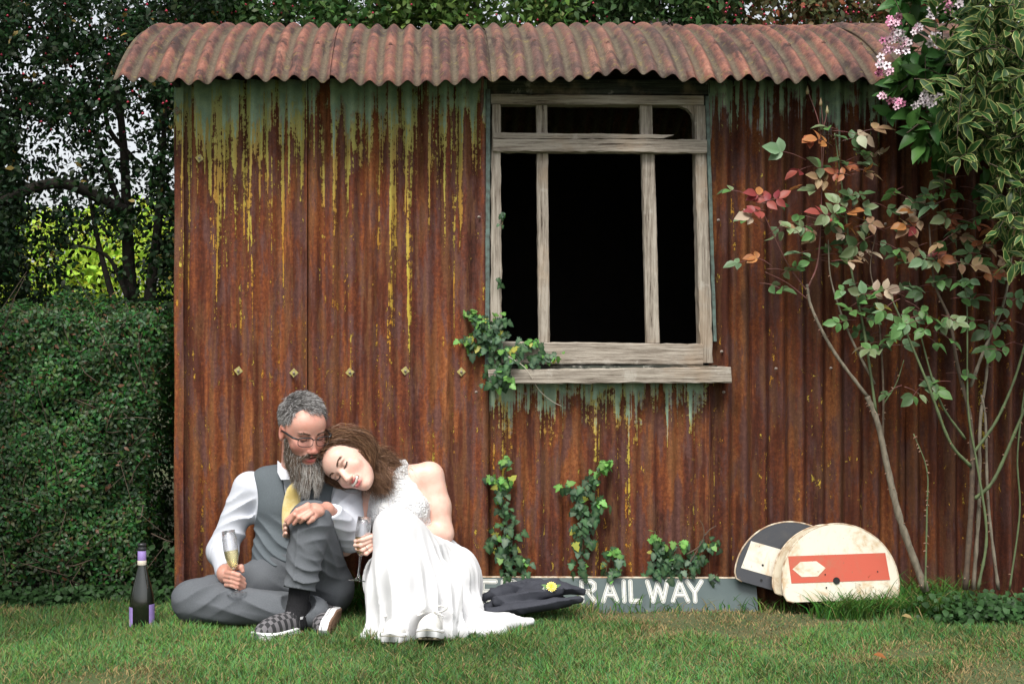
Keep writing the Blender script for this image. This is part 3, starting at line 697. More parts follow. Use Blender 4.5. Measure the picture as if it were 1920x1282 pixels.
G = np.stack([P + N*(-.002 + (.006+.010*topk)[:,None]*math.sin(t*1.5)) + flow*(ln*t)[:,None] for t in (0,.35,.7,1)], 1)
G = MH.c + (G@MH.M.T)*MH.s
gcol = np.where(r.random(n)[:,None] < .5+.25*(P[:,2] < .06)[:,None], np.array([.40,.39,.385]), np.array([.09,.08,.075]))*(.55+.7*r.random(n))[:,None]
hr = strands('hair', G, np.full(n,.0017), gcol, HAIR, man)
F2 = Field(MH.c-.2, MH.c+.2, .004); F2.ell(MH.p(0,-.014,.037), np.array((.0785,.098,.089))*MH.s, MH.M, 0)
F2.cut(MH.p(0,.058,.085), MH.d(0,.92,-.4)); F2.cut(MH.p(0,.0,.0), MH.d(0,.35,-1))
mk('hair_base', *F2.mesh(1), simple('grey_scalp_hair', (.11,.105,.105), (.06,.055,.055), .8, 160, .5), hr)
# beard
BP = []
for k_ in range(10500):
    t = r.uniform(-1.55, 1.55); s_ = r.random()
    u = .068*math.sin(t); f = .018+.066*math.cos(t)**1.0
    low = -.125 + .05*abs(math.sin(t))**3; hi = -.088 if abs(t) < .45 else (-.062 if abs(t) < 1.0 else -.010-.075*(1.55-abs(t)))
    BP.append((u, f*(1.02 if abs(t) < 1 else 1), low+(hi-low)*s_, t))
BP = np.array(BP); n = len(BP); t = BP[:,3]; P = BP[:,:3].copy()
Zd = MH.M.T@np.array([0,0,-1.])                        # gravity in head space
ln = (.024+.066*np.cos(t*.95).clip(0)**1.2)*(.6+.55*r.random(n)); ln *= np.where(P[:,2] > -.05, .55, 1)
out = np.stack([np.sin(t)*.55, np.cos(t)*.45+.06, 0*t], 1); split = np.sign(P[:,0]-.004)*.10-P[:,0]*2.2
ph = 3*np.sin(P[:,0]*210)+3*np.sin(P[:,2]*190+P[:,1]*90)+.7*r.random(n); G = []; wd_ = r.normal(size=(n,3))
for q in np.linspace(0,1,8):
    wv = .0034*np.sin(ph+q*11)[:,None]*wd_*min(1,q*1.6)+.002*np.cos(ph*1.7+q*16)[:,None]*wd_[:,::-1]*q
    G.append(P + out*(ln*.42*math.sin(q*1.9))[:,None] + Zd*(ln*q**1.25)[:,None] + np.stack([split*ln*q, 0*ln, 0*ln],1) + wv)
G = MH.c + (np.stack(G,1)@MH.M.T)*MH.s
grey = np.clip((np.cos(t)-.35)*1.3, 0, 1)*np.clip((-.055-P[:,2])/.05, .1, 1)
bc = np.where((r.random(n) < .22+.66*grey)[:,None], np.array([.47,.45,.42]), np.array([.12,.08,.055]))*(.5+.8*r.random(n))[:,None]
br = strands('beard', G, np.full(n,.0015), bc, HAIR, man, 8)
F2 = Field(MH.c-.28, MH.c+.16, .004)
for q in (-1,1): F2.chain([MH.p(q*.066,.012,-.03), MH.p(q*.058,.045,-.085), MH.p(q*.02,.070,-.122), MH.p(0,.072,-.124)], (.009,.015,.022,.022), .02)
tip = MH.p(0,.075,-.13)
for q in (-1,1): F2.cap(tip, tip + np.array([.016*q+.004,-.012,-.045]), .027, .013, .02)
F2.ell(MH.p(0,.13,-.073), np.array((.024,.05,.02))*MH.s, MH.M, .004, 's')
mk('beard_base', *F2.mesh(1), simple('beard_mass', (.16,.145,.13), (.08,.065,.05), .9, 140, .6), br)
n = 500; u = r.uniform(-.036,.036,n); base = np.stack([u, .103-.5*np.abs(u)**1.15, -.0555-.012*(np.abs(u)/.036)**2+r.normal(0,.0025,n)],1)
d = np.stack([np.sign(u)*.016, np.full(n,.004), -.004-.012*np.abs(u)/.036], 1)*(.6+.6*r.random(n))[:,None]
G = np.stack([base + d*q + np.array([0,.004,0])*math.sin(q*3) for q in (0,.5,1)],1); G = MH.c+(G@MH.M.T)*MH.s
strands('moustache', G, np.full(n,.002), np.where(r.random(n)[:,None] < .3, np.array([.26,.22,.18]), np.array([.10,.062,.04]))*(.6+.7*r.random(n))[:,None], HAIR, br)
# spectacles
gl = None; lensm = []
for q in (-1,1):
    pts = []
    for a in np.linspace(0, 2*math.pi, 25):
        x, z = .0270*np.sign(math.cos(a))*abs(math.cos(a))**.6, .0170*np.sign(math.sin(a))*abs(math.sin(a))**.6
        uu = q*.034 + x; pts.append(MH.p(uu, .116-3.2*uu*uu, -.004+z))
    pts = np.array(pts)
    o = mk('spectacles' if gl is None else 'rim', *tube(pts, .0014, 6, False), BLACKP, man if gl is None else gl); gl = gl or o
    top = [p_ for p_, a in zip(pts, np.linspace(0, 2*math.pi, 25)) if 0.2 < a < math.pi-.2]
    mk('brow_bar', *tube(top, .0025, 6), BLACKP, gl)
    mk('lens', np.vstack([pts[:-1], pts[:-1].mean(0)[None]]), [[i,(i+1)%24,24] for i in range(24)], LENS, gl)
    mk('temple_arm', *tube([MH.p(q*.061,.104,.006), MH.p(q*.076,.088,.008), MH.p(q*.081,.04,.008), MH.p(q*.080,.0,.004), MH.p(q*.078,-.012,-.006)], [.0035,.0045,.0042,.003,.002], 6), BLACKP, gl)
mk('bridge', *tube([MH.p(-.009,.1155,.004), MH.p(0,.119,.007), MH.p(.009,.1155,.004)], .0017, 6), BLACKP, gl)
# shirt
F = Field(np.array([WX(380,-.3), -.60, .14]), np.array([WX(705,-.3), -.02, WZ(840,-.2)]), .0036)
F.ell(W(553,950,-.205), (.168,.112,.155), None, .03); F.ell(W(548,1030,-.22), (.145,.11,.14), None, .04); F.cap(W(478,918,-.20), W(634,920,-.20), .058, None, .04)
F.cap(W(556,905,-.20), W(560,868,-.255), .073, .071, .025)
F.chain([sh_r, el_r, wr_r], (.063,.056,.040), .035); F.chain([sh_l, el_l, wr_l], (.063,.060,.044), .03)
for (w_, e_) in ((wr_r, el_r), (wr_l, el_l)):
    d = (w_-e_).normalized(); F.cap(w_-d*.045, w_-d*.002, .041, .0425, .004)
def sl_folds(X, Y, Z):
    o = 0
    for (a, b, A, f) in ((sh_r, el_r, .0060, 70), (el_r, wr_r, .0055, 110), (sh_l, el_l, .0050, 80), (el_l, wr_l, .0040, 95)):
        ab = np.array(b-a); Lg = np.linalg.norm(ab); dv = ab/Lg; t = ((X-a.x)*dv[0] + (Y-a.y)*dv[1] + (Z-a.z)*dv[2])
        px = X-a.x-t*dv[0]; py = Y-a.y-t*dv[1]; pz = Z-a.z-t*dv[2]; rr_ = np.sqrt(px*px+py*py+pz*pz)
        m_ = (t > -.02) & (t < Lg+.02) & (rr_ < .085); tt = t/Lg
        o = o + m_*A*(1-2*np.abs(np.sin(.6*(f*t + 75*px + 60*pz) + 2.8*pnoise(X,Y,Z,24,3)))**.7)*np.clip(tt*(1.1-tt)*4, 0, 1)*(.5+.5*pnoise(X,Y,Z,18,5))
    return o
F.disp(sl_folds)
def hollow(F, w_, d, r): F.cap(w_-d*.02, w_+d*.12, r, r, 0, 's')
F.cut(W(556,876,-.25), (.1,-.55,1.0))
for (w_, e_) in ((wr_r, el_r), (wr_l, el_l)): hollow(F, w_, (w_-e_).normalized(), .0335)
V, Q = F.mesh(2); V = V
shirt = mk('shirt', V, Q, SHIRT, man)
# collar points
for q, tipx in ((-1, W(527,899,-.345)), (1, W(592,905,-.36))):
    a = W(520,865,-.22) if q < 0 else W(604,872,-.24); b = W(556,898,-.345) if q < 0 else W(560,898,-.35)
    m0 = W(520,885,-.30) if q < 0 else W(606,890,-.31)
    Vc = [a, b, tipx, m0]; Vc = [tuple(v) for v in Vc] + [tuple(v + Vector((0,.006,.004))) for v in Vc]
    mk('collar', Vc, [[0,1,2,3],[7,6,5,4],[0,4,5,1],[1,5,6,2],[2,6,7,3],[3,7,4,0]], SHIRT, shirt, False)
# tie
tp = spline([W(560,900,-.355), W(552,915,-.362), W(547,940,-.352), W(546,970,-.352), W(549,1000,-.35)], 14); tw = np.interp(np.linspace(0,1,14), [0,.12,.2,.6,1], [.018,.020,.027,.034,.037])
V = []; 
for p_, q_ in zip(tp, tw):
    for a in np.linspace(-1,1,7): V.append((p_[0]+a*q_, p_[1]+.004*a*a-.002*math.cos(a*1.5), p_[2]+.004*a))
tie = mk('tie', V, [[i*7+j, i*7+j+1, (i+1)*7+j+1, (i+1)*7+j] for i in range(13) for j in range(6)], TIE, man); tie.modifiers.new('t','SOLIDIFY').thickness = .003
# waistcoat with deep V
F = Field(np.array([WX(430,-.3), -.45, .10]), np.array([WX(680,-.3), -.02, WZ(850,-.2)]), .0036)
F.ell(W(553,948,-.205), (.178,.124,.155), None, .03); F.ell(W(546,1035,-.225), (.152,.126,.155), None, .05); F.cap(W(500,905,-.20), W(612,905,-.20), .064, None, .05)
F.cap(W(540,1080,-.235), W(560,1080,-.235), .135, None, .04)
F.disp(lambda X,Y,Z: .0060*(1-2*np.abs(np.sin(52*Z+34*(X-WX(520,-.3))+3.0*pnoise(X,Y,Z,16,6)))**.7)*np.clip((WZ(960,-.3)-Z)/.08,0,1)*(.5+.5*pnoise(X,Y,Z,12,2)))
for (c, rx) in ((W(461,938,-.22), .070), (W(655,938,-.22), .062)):       # armholes
    F.cap(c+Vector((0,.2,0)), c+Vector((0,-.3,0)), rx, rx, .01, 's') if False else F.ell(c, (.055,.20,.105), None, .01, 's')
vt, vl, vr, vb = None, W(521,868,-.33), W(614,880,-.33), W(541,968,-.35)
sl_, X, Y, Z = F.sub(F.lo, F.lo+F.n*F.h)
def side(a, b):      # signed in XZ
    dx, dz = b.x-a.x, b.z-a.z; Lg = math.hypot(dx, dz); return ((X-a.x)*dz - (Z-a.z)*dx)/Lg
inV = np.maximum(np.maximum(side(vl, vb)*-1*-1*-1, side(vb, vr)*-1), Y+.20)
d1 = side(vl, vb); d2 = side(vb, vr)
inV = np.maximum(np.maximum(d1*(1 if (W(560,890,-.33).x-vl.x)*(vb.z-vl.z)-(W(560,890,-.33).z-vl.z)*(vb.x-vl.x) < 0 else -1),
                            d2*(1 if (W(560,890,-.33).x-vb.x)*(vr.z-vb.z)-(W(560,890,-.33).z-vb.z)*(vr.x-vb.x) < 0 else -1)), Y+.20)
F.put(sl_, (inV+np.zeros(F.a.shape)).astype(f4), .006, 's')
F.cap(W(556,905,-.17), W(562,860,-.26), .078, .080, .006, 's')
F.cut(W(490,1068,-.36), (.22,0,-1))
vest = mk('waistcoat', *F.mesh(2), VEST, man)
# trousers
hipR, kneeR, ankR = W(512,1092,-.25), W(363,1126,-.43), W(588,1147,-.50)
hipL, kneeL, ankL = W(608,1096,-.26), W(583,978,-.50), W(562,1098,-.545)
F = Field(np.array([WX(315,-.4), -.68, -.01]), np.array([WX(665,-.3), -.04, WZ(940,-.5)]), .0034)
F.ell(W(552,1098,-.22), (.165,.135,.105), None, .04); F.cap(W(540,1060,-.235), W(562,1060,-.235), .128, None, .04)
F.chain([hipR, kneeR], (.100,.076), .045); F.chain([kneeR, ankR], (.078,.060), .03)
F.chain([hipL, kneeL], (.106,.080), .03); F.chain([kneeL, ankL], (.080,.060), .012); F.ell(W(628,1105,-.28), (.07,.10,.085), None, .04)
def tr_folds(X, Y, Z):
    nz = pnoise(X,Y,Z,16,4); o = .0022*pnoise(X,Y,Z,30,9); rdg = lambda p: 1-2*np.abs(np.sin(p))**.7
    g = np.exp(-(((X-WX(585,-.4))/.10)**2 + ((Z-WZ(1075,-.4))/.07)**2)); o = o + .0075*g*rdg(60*Z + 38*X + 3.2*nz)
    g = np.exp(-(((X-WX(400,-.4))/.10)**2 + ((Z-WZ(1105,-.4))/.05)**2)); o = o + .0070*g*rdg(55*Z - 30*X + 3.0*nz)
    g = np.exp(-(((X-WX(480,-.4))/.12)**2 + ((Z-WZ(1125,-.4))/.05)**2)); o = o + .0050*g*rdg(24*X + 50*Z + 3.0*nz)
    g = np.exp(-(((X-WX(560,-.4))/.05)**2 + ((Z-WZ(1010,-.5))/.09)**2)); o = o + .0030*g*rdg(35*X + 30*Z + 3.0*nz)
    for (pa, pb, sx, sz, fx, fz, A) in ((345,1115,.05,.06,50,-70,.006),(430,1140,.09,.04,24,80,.006),(520,1105,.07,.06,-45,75,.008),(560,1135,.07,.04,40,80,.006),(620,1060,.06,.09,60,40,.0075),(600,985,.06,.05,-30,80,.0055),(560,1085,.05,.035,20,95,.0055),(500,1060,.06,.05,60,60,.006)):
        g = np.exp(-(((X-WX(pa,-.4))/sx)**2 + ((Z-WZ(pb,-.45))/sz)**2)); o = o + A*g*rdg(.8*(fx*X + fz*Z + 35*Y) + 3.0*nz)*np.clip(.35+.8*pnoise(X,Y,Z,22,int(pa)),0,1)*.9
    cr = np.exp(-((X-WX(556,-.57)-.06*(Z-.3))/.005)**2)*(Y < -.5)*(Z > WZ(1100,-.55))*(Z < WZ(985,-.5)); o = o + .005*cr
    return o
F.disp(tr_folds)
dl = (ankL-kneeL).normalized(); F.cap(ankL, ankL+dl*.1, .040, .040, 0, 's'); 
cutp = ankL + dl*.012; sl_, X, Y, Z = F.sub(np.array(cutp)-.11, np.array(cutp)+np.array([.075,.11,.11]))
pl = ((X-cutp.x)*dl.x + (Y-cutp.y)*dl.y + (Z-cutp.z)*dl.z); sph = np.sqrt((X-cutp.x-dl.x*.03)**2+(Y-cutp.y-dl.y*.03)**2+(Z-cutp.z-dl.z*.03)**2)-.07
F.put(sl_, np.maximum(-pl, sph).astype(f4), 0, 's')
trousers = mk('trousers', *F.mesh(1), TROUS, man)
# shoes: local x = toe direction, z = up; heel at origin
def shoe(name, M, parent, upper, sole, tread, high=.0, laces=False):
    Ls = .275; out = []
    xs = np.linspace(0, Ls, 22)
    def half(x, k=1.0):
        t = x/Ls; return k*(.033 + .014*math.sin(min(1, t*1.35)*math.pi/2)**2 - .004*math.sin(t*9))*math.sqrt(max(0, 1-((t-.5)/.5)**8))*(1 if .06 < t < .94 else .92)
    Vs = []
    ring = [(x, half(x)) for x in xs] + [(x, -half(x)) for x in xs[::-1]]; n = len(ring)
    lift = lambda x: .010*max(0, (x/Ls-.72)/.28)**2
    for z, k in ((0,.95),(.004,1.0),(.026,1.0),(.030,.95)): Vs += [(x*1.0, y*k, z+lift(x)) for (x, y) in ring]
    Fs = [[i*n+j, i*n+(j+1)%n, (i+1)*n+(j+1)%n, (i+1)*n+j] for i in range(3) for j in range(n)] + [[3*n+j for j in range(n)]]
    F = Field(np.array([-.02,-.07,.015]), np.array([.30,.07,.16]), .004)
    F.ell((.20,0,.030), (.068,.043,.040), None, .03); F.ell((.13,0,.035), (.10,.041,.050), None, .03); F.ell((.048,0,.045), (.044,.036,.055), None, .03)
    F.cap((.05,0,.07), (.045,0,.085+high), .037, .034, .02); F.cut((0,0,.026), (0,0,-1)); F.cut((.06,0,.094+high), (-.30,0,1)); F.cap((.055,0,.075), (.05,0,.2), .029, .033, 0, 's')
    V, Q = F.mesh(1); V[:,1] *= .93
    up = mk(name, V, Q, upper, parent); up.matrix_basis = M
    b = BASES.get(parent.name); 
    s_ = mk('sole', Vs, Fs, sole); s_.parent = up
    st = mk('sole_stripe', *tube([(x, (half(x))*1.01*sg, .021+lift(x)) for sg, xx in ((1, xs),(-1, xs[::-1])) for x in xx], .0011, 4, False), BLACKP if upper is CHECK else tread); st.parent = up
    tr = [(x, y*.93) for (x, y) in ring]; Vt = [(x, y, -.0015+lift(x)) for (x, y) in tr] + [(x, y, .003+lift(x)) for (x, y) in tr]; 
    t_ = mk('tread', Vt, [list(range(n))[::-1]]+[[j,(j+1)%n,n+(j+1)%n,n+j] for j in range(n)], tread); t_.parent = up
    bars = []
    for x in np.arange(.02, Ls-.015, .013):
        h_ = half(x)*.86
        for y0 in np.linspace(-h_, h_, 5)[:-1]: bars.append(box(x, x+.008, y0+.0015, y0+h_/2-.0015, -.0042+lift(x), -.001+lift(x)))
    tb = mk('tread_lugs', *join(bars), tread, None, False); tb.parent = up
    if laces:
        parts = []
        for i_, x in enumerate(np.linspace(.10,.165,5)):
            z = .088-.45*(x-.10); parts.append(tube(spline([(x,-.027,z-.010),(x+.004,0,z+.004),(x,.027,z-.010)],7), .0032, 5))
        for sg in (-1,1): parts += [tube(spline([(.09,0,.092+high*.3),(.10,sg*.03,.112),(.12,sg*.055,.105),(.10,sg*.035,.092),(.09,0,.092)],14), .0035, 5), tube(spline([(.09,0,.094),(.125,sg*.02,.09),(.16,sg*.045,.078)],8), .003, 5)]
        lc = mk('laces', *join(parts), CANVAS); lc.parent = up
    else:
        tb_ = mk('heel_tab', *box(.012, .075, .0385, .0405, .058, .066), RUBBER, None, False); tb_.parent = up
    return up
def shoe_frame(heel, toe, up):
    t = Vector(toe).normalized(); u = Vector(up); u = (u - t*u.dot(t)).normalized(); s_ = u.cross(t)
    return Matrix.Translation(heel) @ Matrix((t, s_, u)).transposed().to_4x4()
hl = Vector((WX(573,-.50), -.495, .008))
sh1 = shoe('shoe', shoe_frame(hl, (-.58,-.80,0), (0,0,1)), man, CHECK, RUBBER, GUM)
sh2 = shoe('shoe', shoe_frame(W(640,1148,-.36), (-.09,-.97,-.05), (-.95,.20,.10)), man, CHECK, RUBBER, GUM)
ak = Vector(sh1.matrix_basis @ Vector((.05,0,.06)))
F = Field(np.array(ak)-.11, np.array(ak)+np.array([.13,.13,.22]), .004); F.chain([ak+Vector((0,0,-.03)), ak+Vector((0,0,.02)), ankL+(kneeL-ankL)*.25], (.038,.036,.043), .02)
F.cap(ak+Vector((0,0,-.02)), Vector(sh1.matrix_basis @ Vector((.10,0,.05))), .036, .032, .02)
F.disp(lambda X,Y,Z: .0012*np.sin(np.arctan2(Y-ak.y, X-ak.x)*26))
mk('sock', *F.mesh(1), SOCK, man)
ak2 = Vector(sh2.matrix_basis @ Vector((.05,0,.05)))
F = Field(np.array(ak2)-.14, np.array(ak2)+.14, .005); F.chain([ak2, ankR-Vector((.04,0,0))], (.034,.046), .02); mk('sock', *F.mesh(1), SOCK, man)
def ring(c, ax, r_, parent):
    Mx = ortho(ax); mk('ring', *tube([Vector(c)+Mx@Vector((r_*math.cos(a), r_*math.sin(a), 0)) for a in np.linspace(0, 6.283, 17)], .0014, 6, False), SILVER, parent)
ring(W(432,1082,-.487), (.9,-.3,-.2), .0112, body); ring(W(564,958,-.585), (-.8,-.3,-.6), .0112, body)
# ================================================================ the woman
wom = thing('person', (W(800,1150,-.24).x, -.24, 0), 'brown haired woman in white halter dress resting her head on the man', 'person', 'couple sitting against the shed')
WH = Head(W(656, 868, -.325), frame(-20, 16, 57), .98)
wsl, wel, wwl = W(807,892,-.19), W(829,1000,-.235), W(722,1015,-.43)
wsr, wer, wwr = W(697,925,-.19), W(644,1022,-.31), W(560,990,-.43)
F = Field(np.array([WX(520,-.4), -.66, .16]), np.array([WX(862,-.25), -.03, WZ(775,-.3)]), .0026)
WH.build(F, False)
F.cap(WH.p(0,-.035,-.055), W(738,898,-.20), .043, .052, .03)
F.ell(W(748,950,-.20), (.120,.080,.14), frame(0,0,12), .03); F.ell(W(785,1030,-.22), (.11,.08,.12), None, .03)
F.cap(W(702,925,-.19), wsl, .045, .046, .03); F.cap(W(738,893,-.195), W(795,890,-.19), .040, .042, .03)
F.chain([wsl, W(820,950,-.21), wel, wwl], (.052,.051,.042,.026), .02); F.chain([wsr, wer, wwr], (.045,.038,.027), .02)
# left hand round the bowl of the flute
F.ell(W(704,1017,-.475), (.036,.030,.028), frame(0,0,-15), .012); F.cap(wwl, W(706,1017,-.465), .026, .026, .015)
for j, (a, b_, t) in enumerate([((697,1006),(679,1012),(667,1014)), ((694,1014),(676,1022),(666,1022)), ((695,1022),(680,1031),(669,1029)), ((698,1029),(687,1038),(677,1037))]):
    ra = .0086-.0005*j; F.chain([W(705,1010+4*j,-.485), W(*a,-.508), W(*b_,-.518), W(*t,-.502), W(t[0]+4,t[1],-.49)], [.010, ra+.0006, ra, ra*.85, ra*.7], .003)
F.chain([W(703,1006,-.465), W(692,1003,-.478), W(680,1008,-.480)], [.0115,.0095,.0075], .006)
for j in range(3): F.chain([wwr, W(541,986+9*j,-.485), W(534,985+9*j,-.53), W(536,981+9*j,-.56)], [.018,.009,.0082,.0068], .004)
V, Q = F.mesh(1); L = WH.loc(V); col = np.tile(np.array([.68,.45,.37]), (len(V),1))
for q in (-1,1):
    col = paint(col, .55*blob((q*.042,.072,-.035),(.024,.05,.022)), (.64,.35,.29)); col = paint(col, .45*blob((q*.031,.088,.006),(.020,.02,.009)), (.50,.28,.21))
col = paint(col, .3*blob((0,.112,-.042),(.015,.02,.014)), (.70,.36,.29))
col = paint(col, np.clip(1.5*blob((0,.10,-.0835),(.022,.016,.0075)), 0, 1), (.52,.15,.15)); col = paint(col, np.clip(1.5*blob((0,.10,-.0625),(.023,.016,.0052)), 0, 1), (.50,.14,.14))
col = paint(col, np.clip(1.5*blob((0,.088,-.073),(.018,.010,.006)), 0, 1), (.20,.04,.04))
wb = mk('body', V, Q, SKIN, wom, True, col)
mk('teeth', *tube([WH.p(u, .0945-.25*abs(u)**1.5, -.0705+.0060*(abs(u)/.021)**2) for u in np.linspace(-.0225,.0225,9)], .0058*WH.s, 6), TEETH, wb)
for q in (-1,1):
    n = 110; u = q*(.013+.034*rr.random(n)); base = np.stack([u, .0965-.30*(np.abs(u)-.012)**1.2*.5, .0195+.010*np.sin((np.abs(u)-.012)/.036*2.4)+rr.normal(0,.0013,n)], 1)
    d = np.stack([q*np.full(n,.009), np.full(n,.002), rr.normal(.0005,.0015,n)], 1); G = []
    for t in (0,.5,1):
        bb_ = base + d*t; bb_[:,1] = surf_f(L, bb_[:,0], bb_[:,2]) + .0010; G.append(WH.c + bb_@WH.M.T*WH.s)
    G = np.stack(G, 1)
    strands('eyebrow', G, np.full(n,.0016), np.array([.14,.085,.055])*(.7+.6*rr.random(n))[:,None], HAIR, wb)
    mk('eyelashes', *tube([WH.p(q*(.017+.030*t), surf_f(L, q*(.017+.030*t), -.005-.0035*math.sin(t*3.1)+.004*t)[0]+.0005, -.005-.0035*math.sin(t*3.1)+.004*t) for t in np.linspace(0,1,8)], np.linspace(.0016,.0026,8), 5), bpy.data.materials['lash'], wb)
# hair: long loose waves swept back over the head, falling behind the neck
P, N = scalp(11000, False, 6); r = np.random.default_rng(9); n = len(P)
Pw = WH.c + (P*np.array([1.02,1.02,1.02]))@WH.M.T*WH.s; Nw = N@WH.M.T
up_ = np.array([0,0,1.]); toe_ = np.stack([WX(742,-.2)+r.normal(0,.030,n), -.20+r.normal(0,.035,n), WZ(872,-.2)+r.normal(0,.028,n)],1)
low_ = r.random(n) < .40; toe_[low_] = np.stack([WX(722,-.3)+r.normal(0,.022,low_.sum()), -.31+r.normal(0,.02,low_.sum()), WZ(888,-.3)+r.normal(0,.022,low_.sum())],1)
ph = 3.14+1.6*np.sin(P[:,0]*130+P[:,1]*60)+1.2*np.sin(P[:,2]*110)+1.0*r.normal(size=n); ph = np.clip(ph,0.05,6.2); fr = 12+4*r.random(n); amp = .005+.006*r.random(n); S = 16; G = []
C0 = WH.p(0,-.012,.035); rn = r.normal(size=(n,3))
for q in np.linspace(0,1,S):
    b = Pw*(1-q) + toe_*q; rel = b - C0; dist = np.linalg.norm(rel,axis=1)[:,None]
    want = .104*WH.s + .016*r.random((n,1))*0 + (.004+.030*(r.random(n)[:,None]*0+((ph/6.28)[:,None])**2))*math.sin(min(1,q*1.3)*2.6)
    b = np.where((dist < want) & (q < .8), C0 + rel/dist*want, b)
    wav = (1.25*amp*np.clip(q*2.2,0,1))[:,None]*(np.sin(ph+q*fr)[:,None]*np.cross(up_,[0,1,0]) + np.cos(ph*1.3+q*fr*1.1)[:,None]*up_*1.1)
    b = b + wav + rn*.0018*q + np.array([-.012,0,-.045])*q**3
    lb = (b - WH.c)@WH.M/WH.s                             # keep the face clear of hair
    lim = np.where(lb[:,2] > .075, .048, .012+.25*np.clip(lb[:,2],0,.075)) - .010*(ph/6.28)
    face = (lb[:,1] > lim) & (lb[:,2] < .10)
    lb[:,0] += np.where(face, np.clip(lb[:,1]-lim,0,.05)*np.sign(lb[:,0]+1e-6)*.35*(q > .05), 0)
    lb[:,1] = np.where(face, lim, lb[:,1]); b = WH.c + (lb@WH.M.T)*WH.s
    G.append(b)
G = np.stack(G,1)
hc = np.array([.145,.075,.044])*(.45+.9*r.random(n))[:,None]; hc = np.where(r.random(n)[:,None] < .25, np.array([.27,.15,.08])*(.7+.5*r.random(n))[:,None], hc)
wh = strands('hair', G, np.full(n,.0015), hc, HAIR, wom, 5)
n2 = 150; sel = r.integers(0, n, n2); G2 = G[sel] + r.normal(0,.008,(n2,1,3))*np.linspace(.1,1,S)[None,:,None] + np.array([0,.0,.012])*np.sin(np.linspace(0,2.5,S))[None,:,None]
strands('flyaway_hair', G2, np.full(n2,.0013), hc[sel]*1.3, HAIR, wh, 6)
F2 = Field(WH.c-.24, WH.c+.26, .004); F2.ell(WH.p(0,-.018,.038), np.array((.082,.099,.091))*WH.s, WH.M, 0)
F2.cut(WH.p(0,.050,.085), WH.d(0,.93,-.36)); F2.cut(WH.p(0,.012,-.0), WH.d(0,.8,-.6))
F2.cap(WH.p(.03,-.07,.02), W(735,872,-.20), .055, .035, .04)
mk('hair_base', *F2.mesh(1), simple('brown_hair_mass', (.085,.045,.028), (.045,.024,.016), .75, 120, .6), wh)
# lace halter bodice
F = Field(np.array([WX(672,-.3), -.42, .20]), np.array([WX(870,-.2), -.02, WZ(835,-.2)]), .0034)
F.ell(W(748,955,-.205), (.134,.108,.135), frame(0,0,14), .03); F.ell(W(783,1035,-.22), (.128,.105,.13), None, .05)
F.ell(W(722,965,-.27), (.062,.06,.062), None, .03); F.ell(W(772,955,-.27), (.062,.06,.062), None, .03)
F.cap(W(742,925,-.205), W(738,872,-.20), .085, .056, .03)
F.ell(W(812,895,-.20), (.068,.2,.098), frame(0,0,20), .008, 's'); F.ell(W(676,900,-.20), (.040,.2,.085), frame(0,0,-18), .008, 's')
F.cut(W(737,872,-.2), (-.25,-.3,1)); F.disp(lambda X,Y,Z: .0022*pnoise(X,Y,Z,130,3)+.0012*pnoise(X,Y,Z,260,4))
dress = mk('bodice', *F.mesh(1), LACE, wom)
# chiffon skirt draped over raised knees and spread on the grass
kn_ = W(742,992,-.50); hp = W(818,1095,-.22)
F = Field(np.array([WX(650,-.6), -.80, -.02]), np.array([WX(1030,-.3), -.04, WZ(935,-.4)]), .0045)
F.ell(W(815,1085,-.21), (.165,.13,.14), None, .05); F.ell(W(790,1030,-.22), (.132,.112,.09), None, .05)
F.chain([hp, kn_], (.125,.066), .05); F.chain([W(850,1095,-.25), W(772,1010,-.47)], (.115,.05), .05)
F.chain([kn_, W(752,1080,-.585), W(768,1170,-.64)], (.068,.085,.10), .05)
F.chain([kn_, W(718,1110,-.56), W(706,1185,-.60)], (.06,.055,.035), .05); F.chain([W(770,1010,-.47), W(828,1110,-.54), W(838,1180,-.60)], (.055,.075,.055), .06)
F.ell(W(716,1090,-.42), (.068,.11,.105), None, .03); F.ell(W(862,1085,-.30), (.085,.13,.115), None, .05); F.ell(W(860,1135,-.36), (.09,.15,.07), None, .05)
F.ell(W(712,1190,-.60), (.085,.09,.022), None, .03); F.ell(W(880,1175,-.50), (.13,.12,.035), None, .04)
F.chain([W(895,1165,-.48), W(950,1166,-.47), W(996,1164,-.46)], (.055,.040,.022), .04); F.chain([W(860,1190,-.56), W(910,1186,-.56), W(950,1180,-.53)], (.034,.028,.018), .03)
def sk_folds(X, Y, Z):
    rdg = lambda p: 1-2*np.abs(np.sin(p))**.75; th = np.arctan2(X-kn_.x-.02, -(Y-kn_.y)+.20); dn = np.clip((kn_.z+.02-Z)/.35, 0, 1)
    nz = pnoise(X,Y,Z,9,7); o = .008*dn**1.0*rdg(8.5*th+1.0*nz+1.5*dn) + .007*dn*rdg(19*th+1.6*nz) + .004*dn*np.sin(41*th+2*nz)
    o = o + .006*np.exp(-((Z-.03)/.045)**2)*np.sin(48*X+20*Y+2.2*nz)
    dn2 = np.clip((X-WX(800,-.3))/.12, 0, 1); o = o + .009*dn2*rdg(20*(Z*.9+X*.7)+1.2*nz)*np.clip(Z/.1,0,1)
    return o
F.disp(sk_folds, .04); F.cut((0,0,.004), (0,0,-1))
F.ell(Vector((WX(806,-.78),-.80,.05)), (.072,.16,.10), None, .02, 's')
mk('skirt', *F.mesh(1), DRESS, dress)
shoe('shoe', shoe_frame(Vector((WX(815,-.6),-.565,.0)), (-.10,-.97,.17), (0,.17,1)), wom, CANVAS, RUBBER, OLIVE, .015, True)
shoe('shoe', shoe_frame(W(758,1186,-.52), (-.16,-.98,.05), (0,0,1)), wom, CANVAS, RUBBER, OLIVE, .015, True)
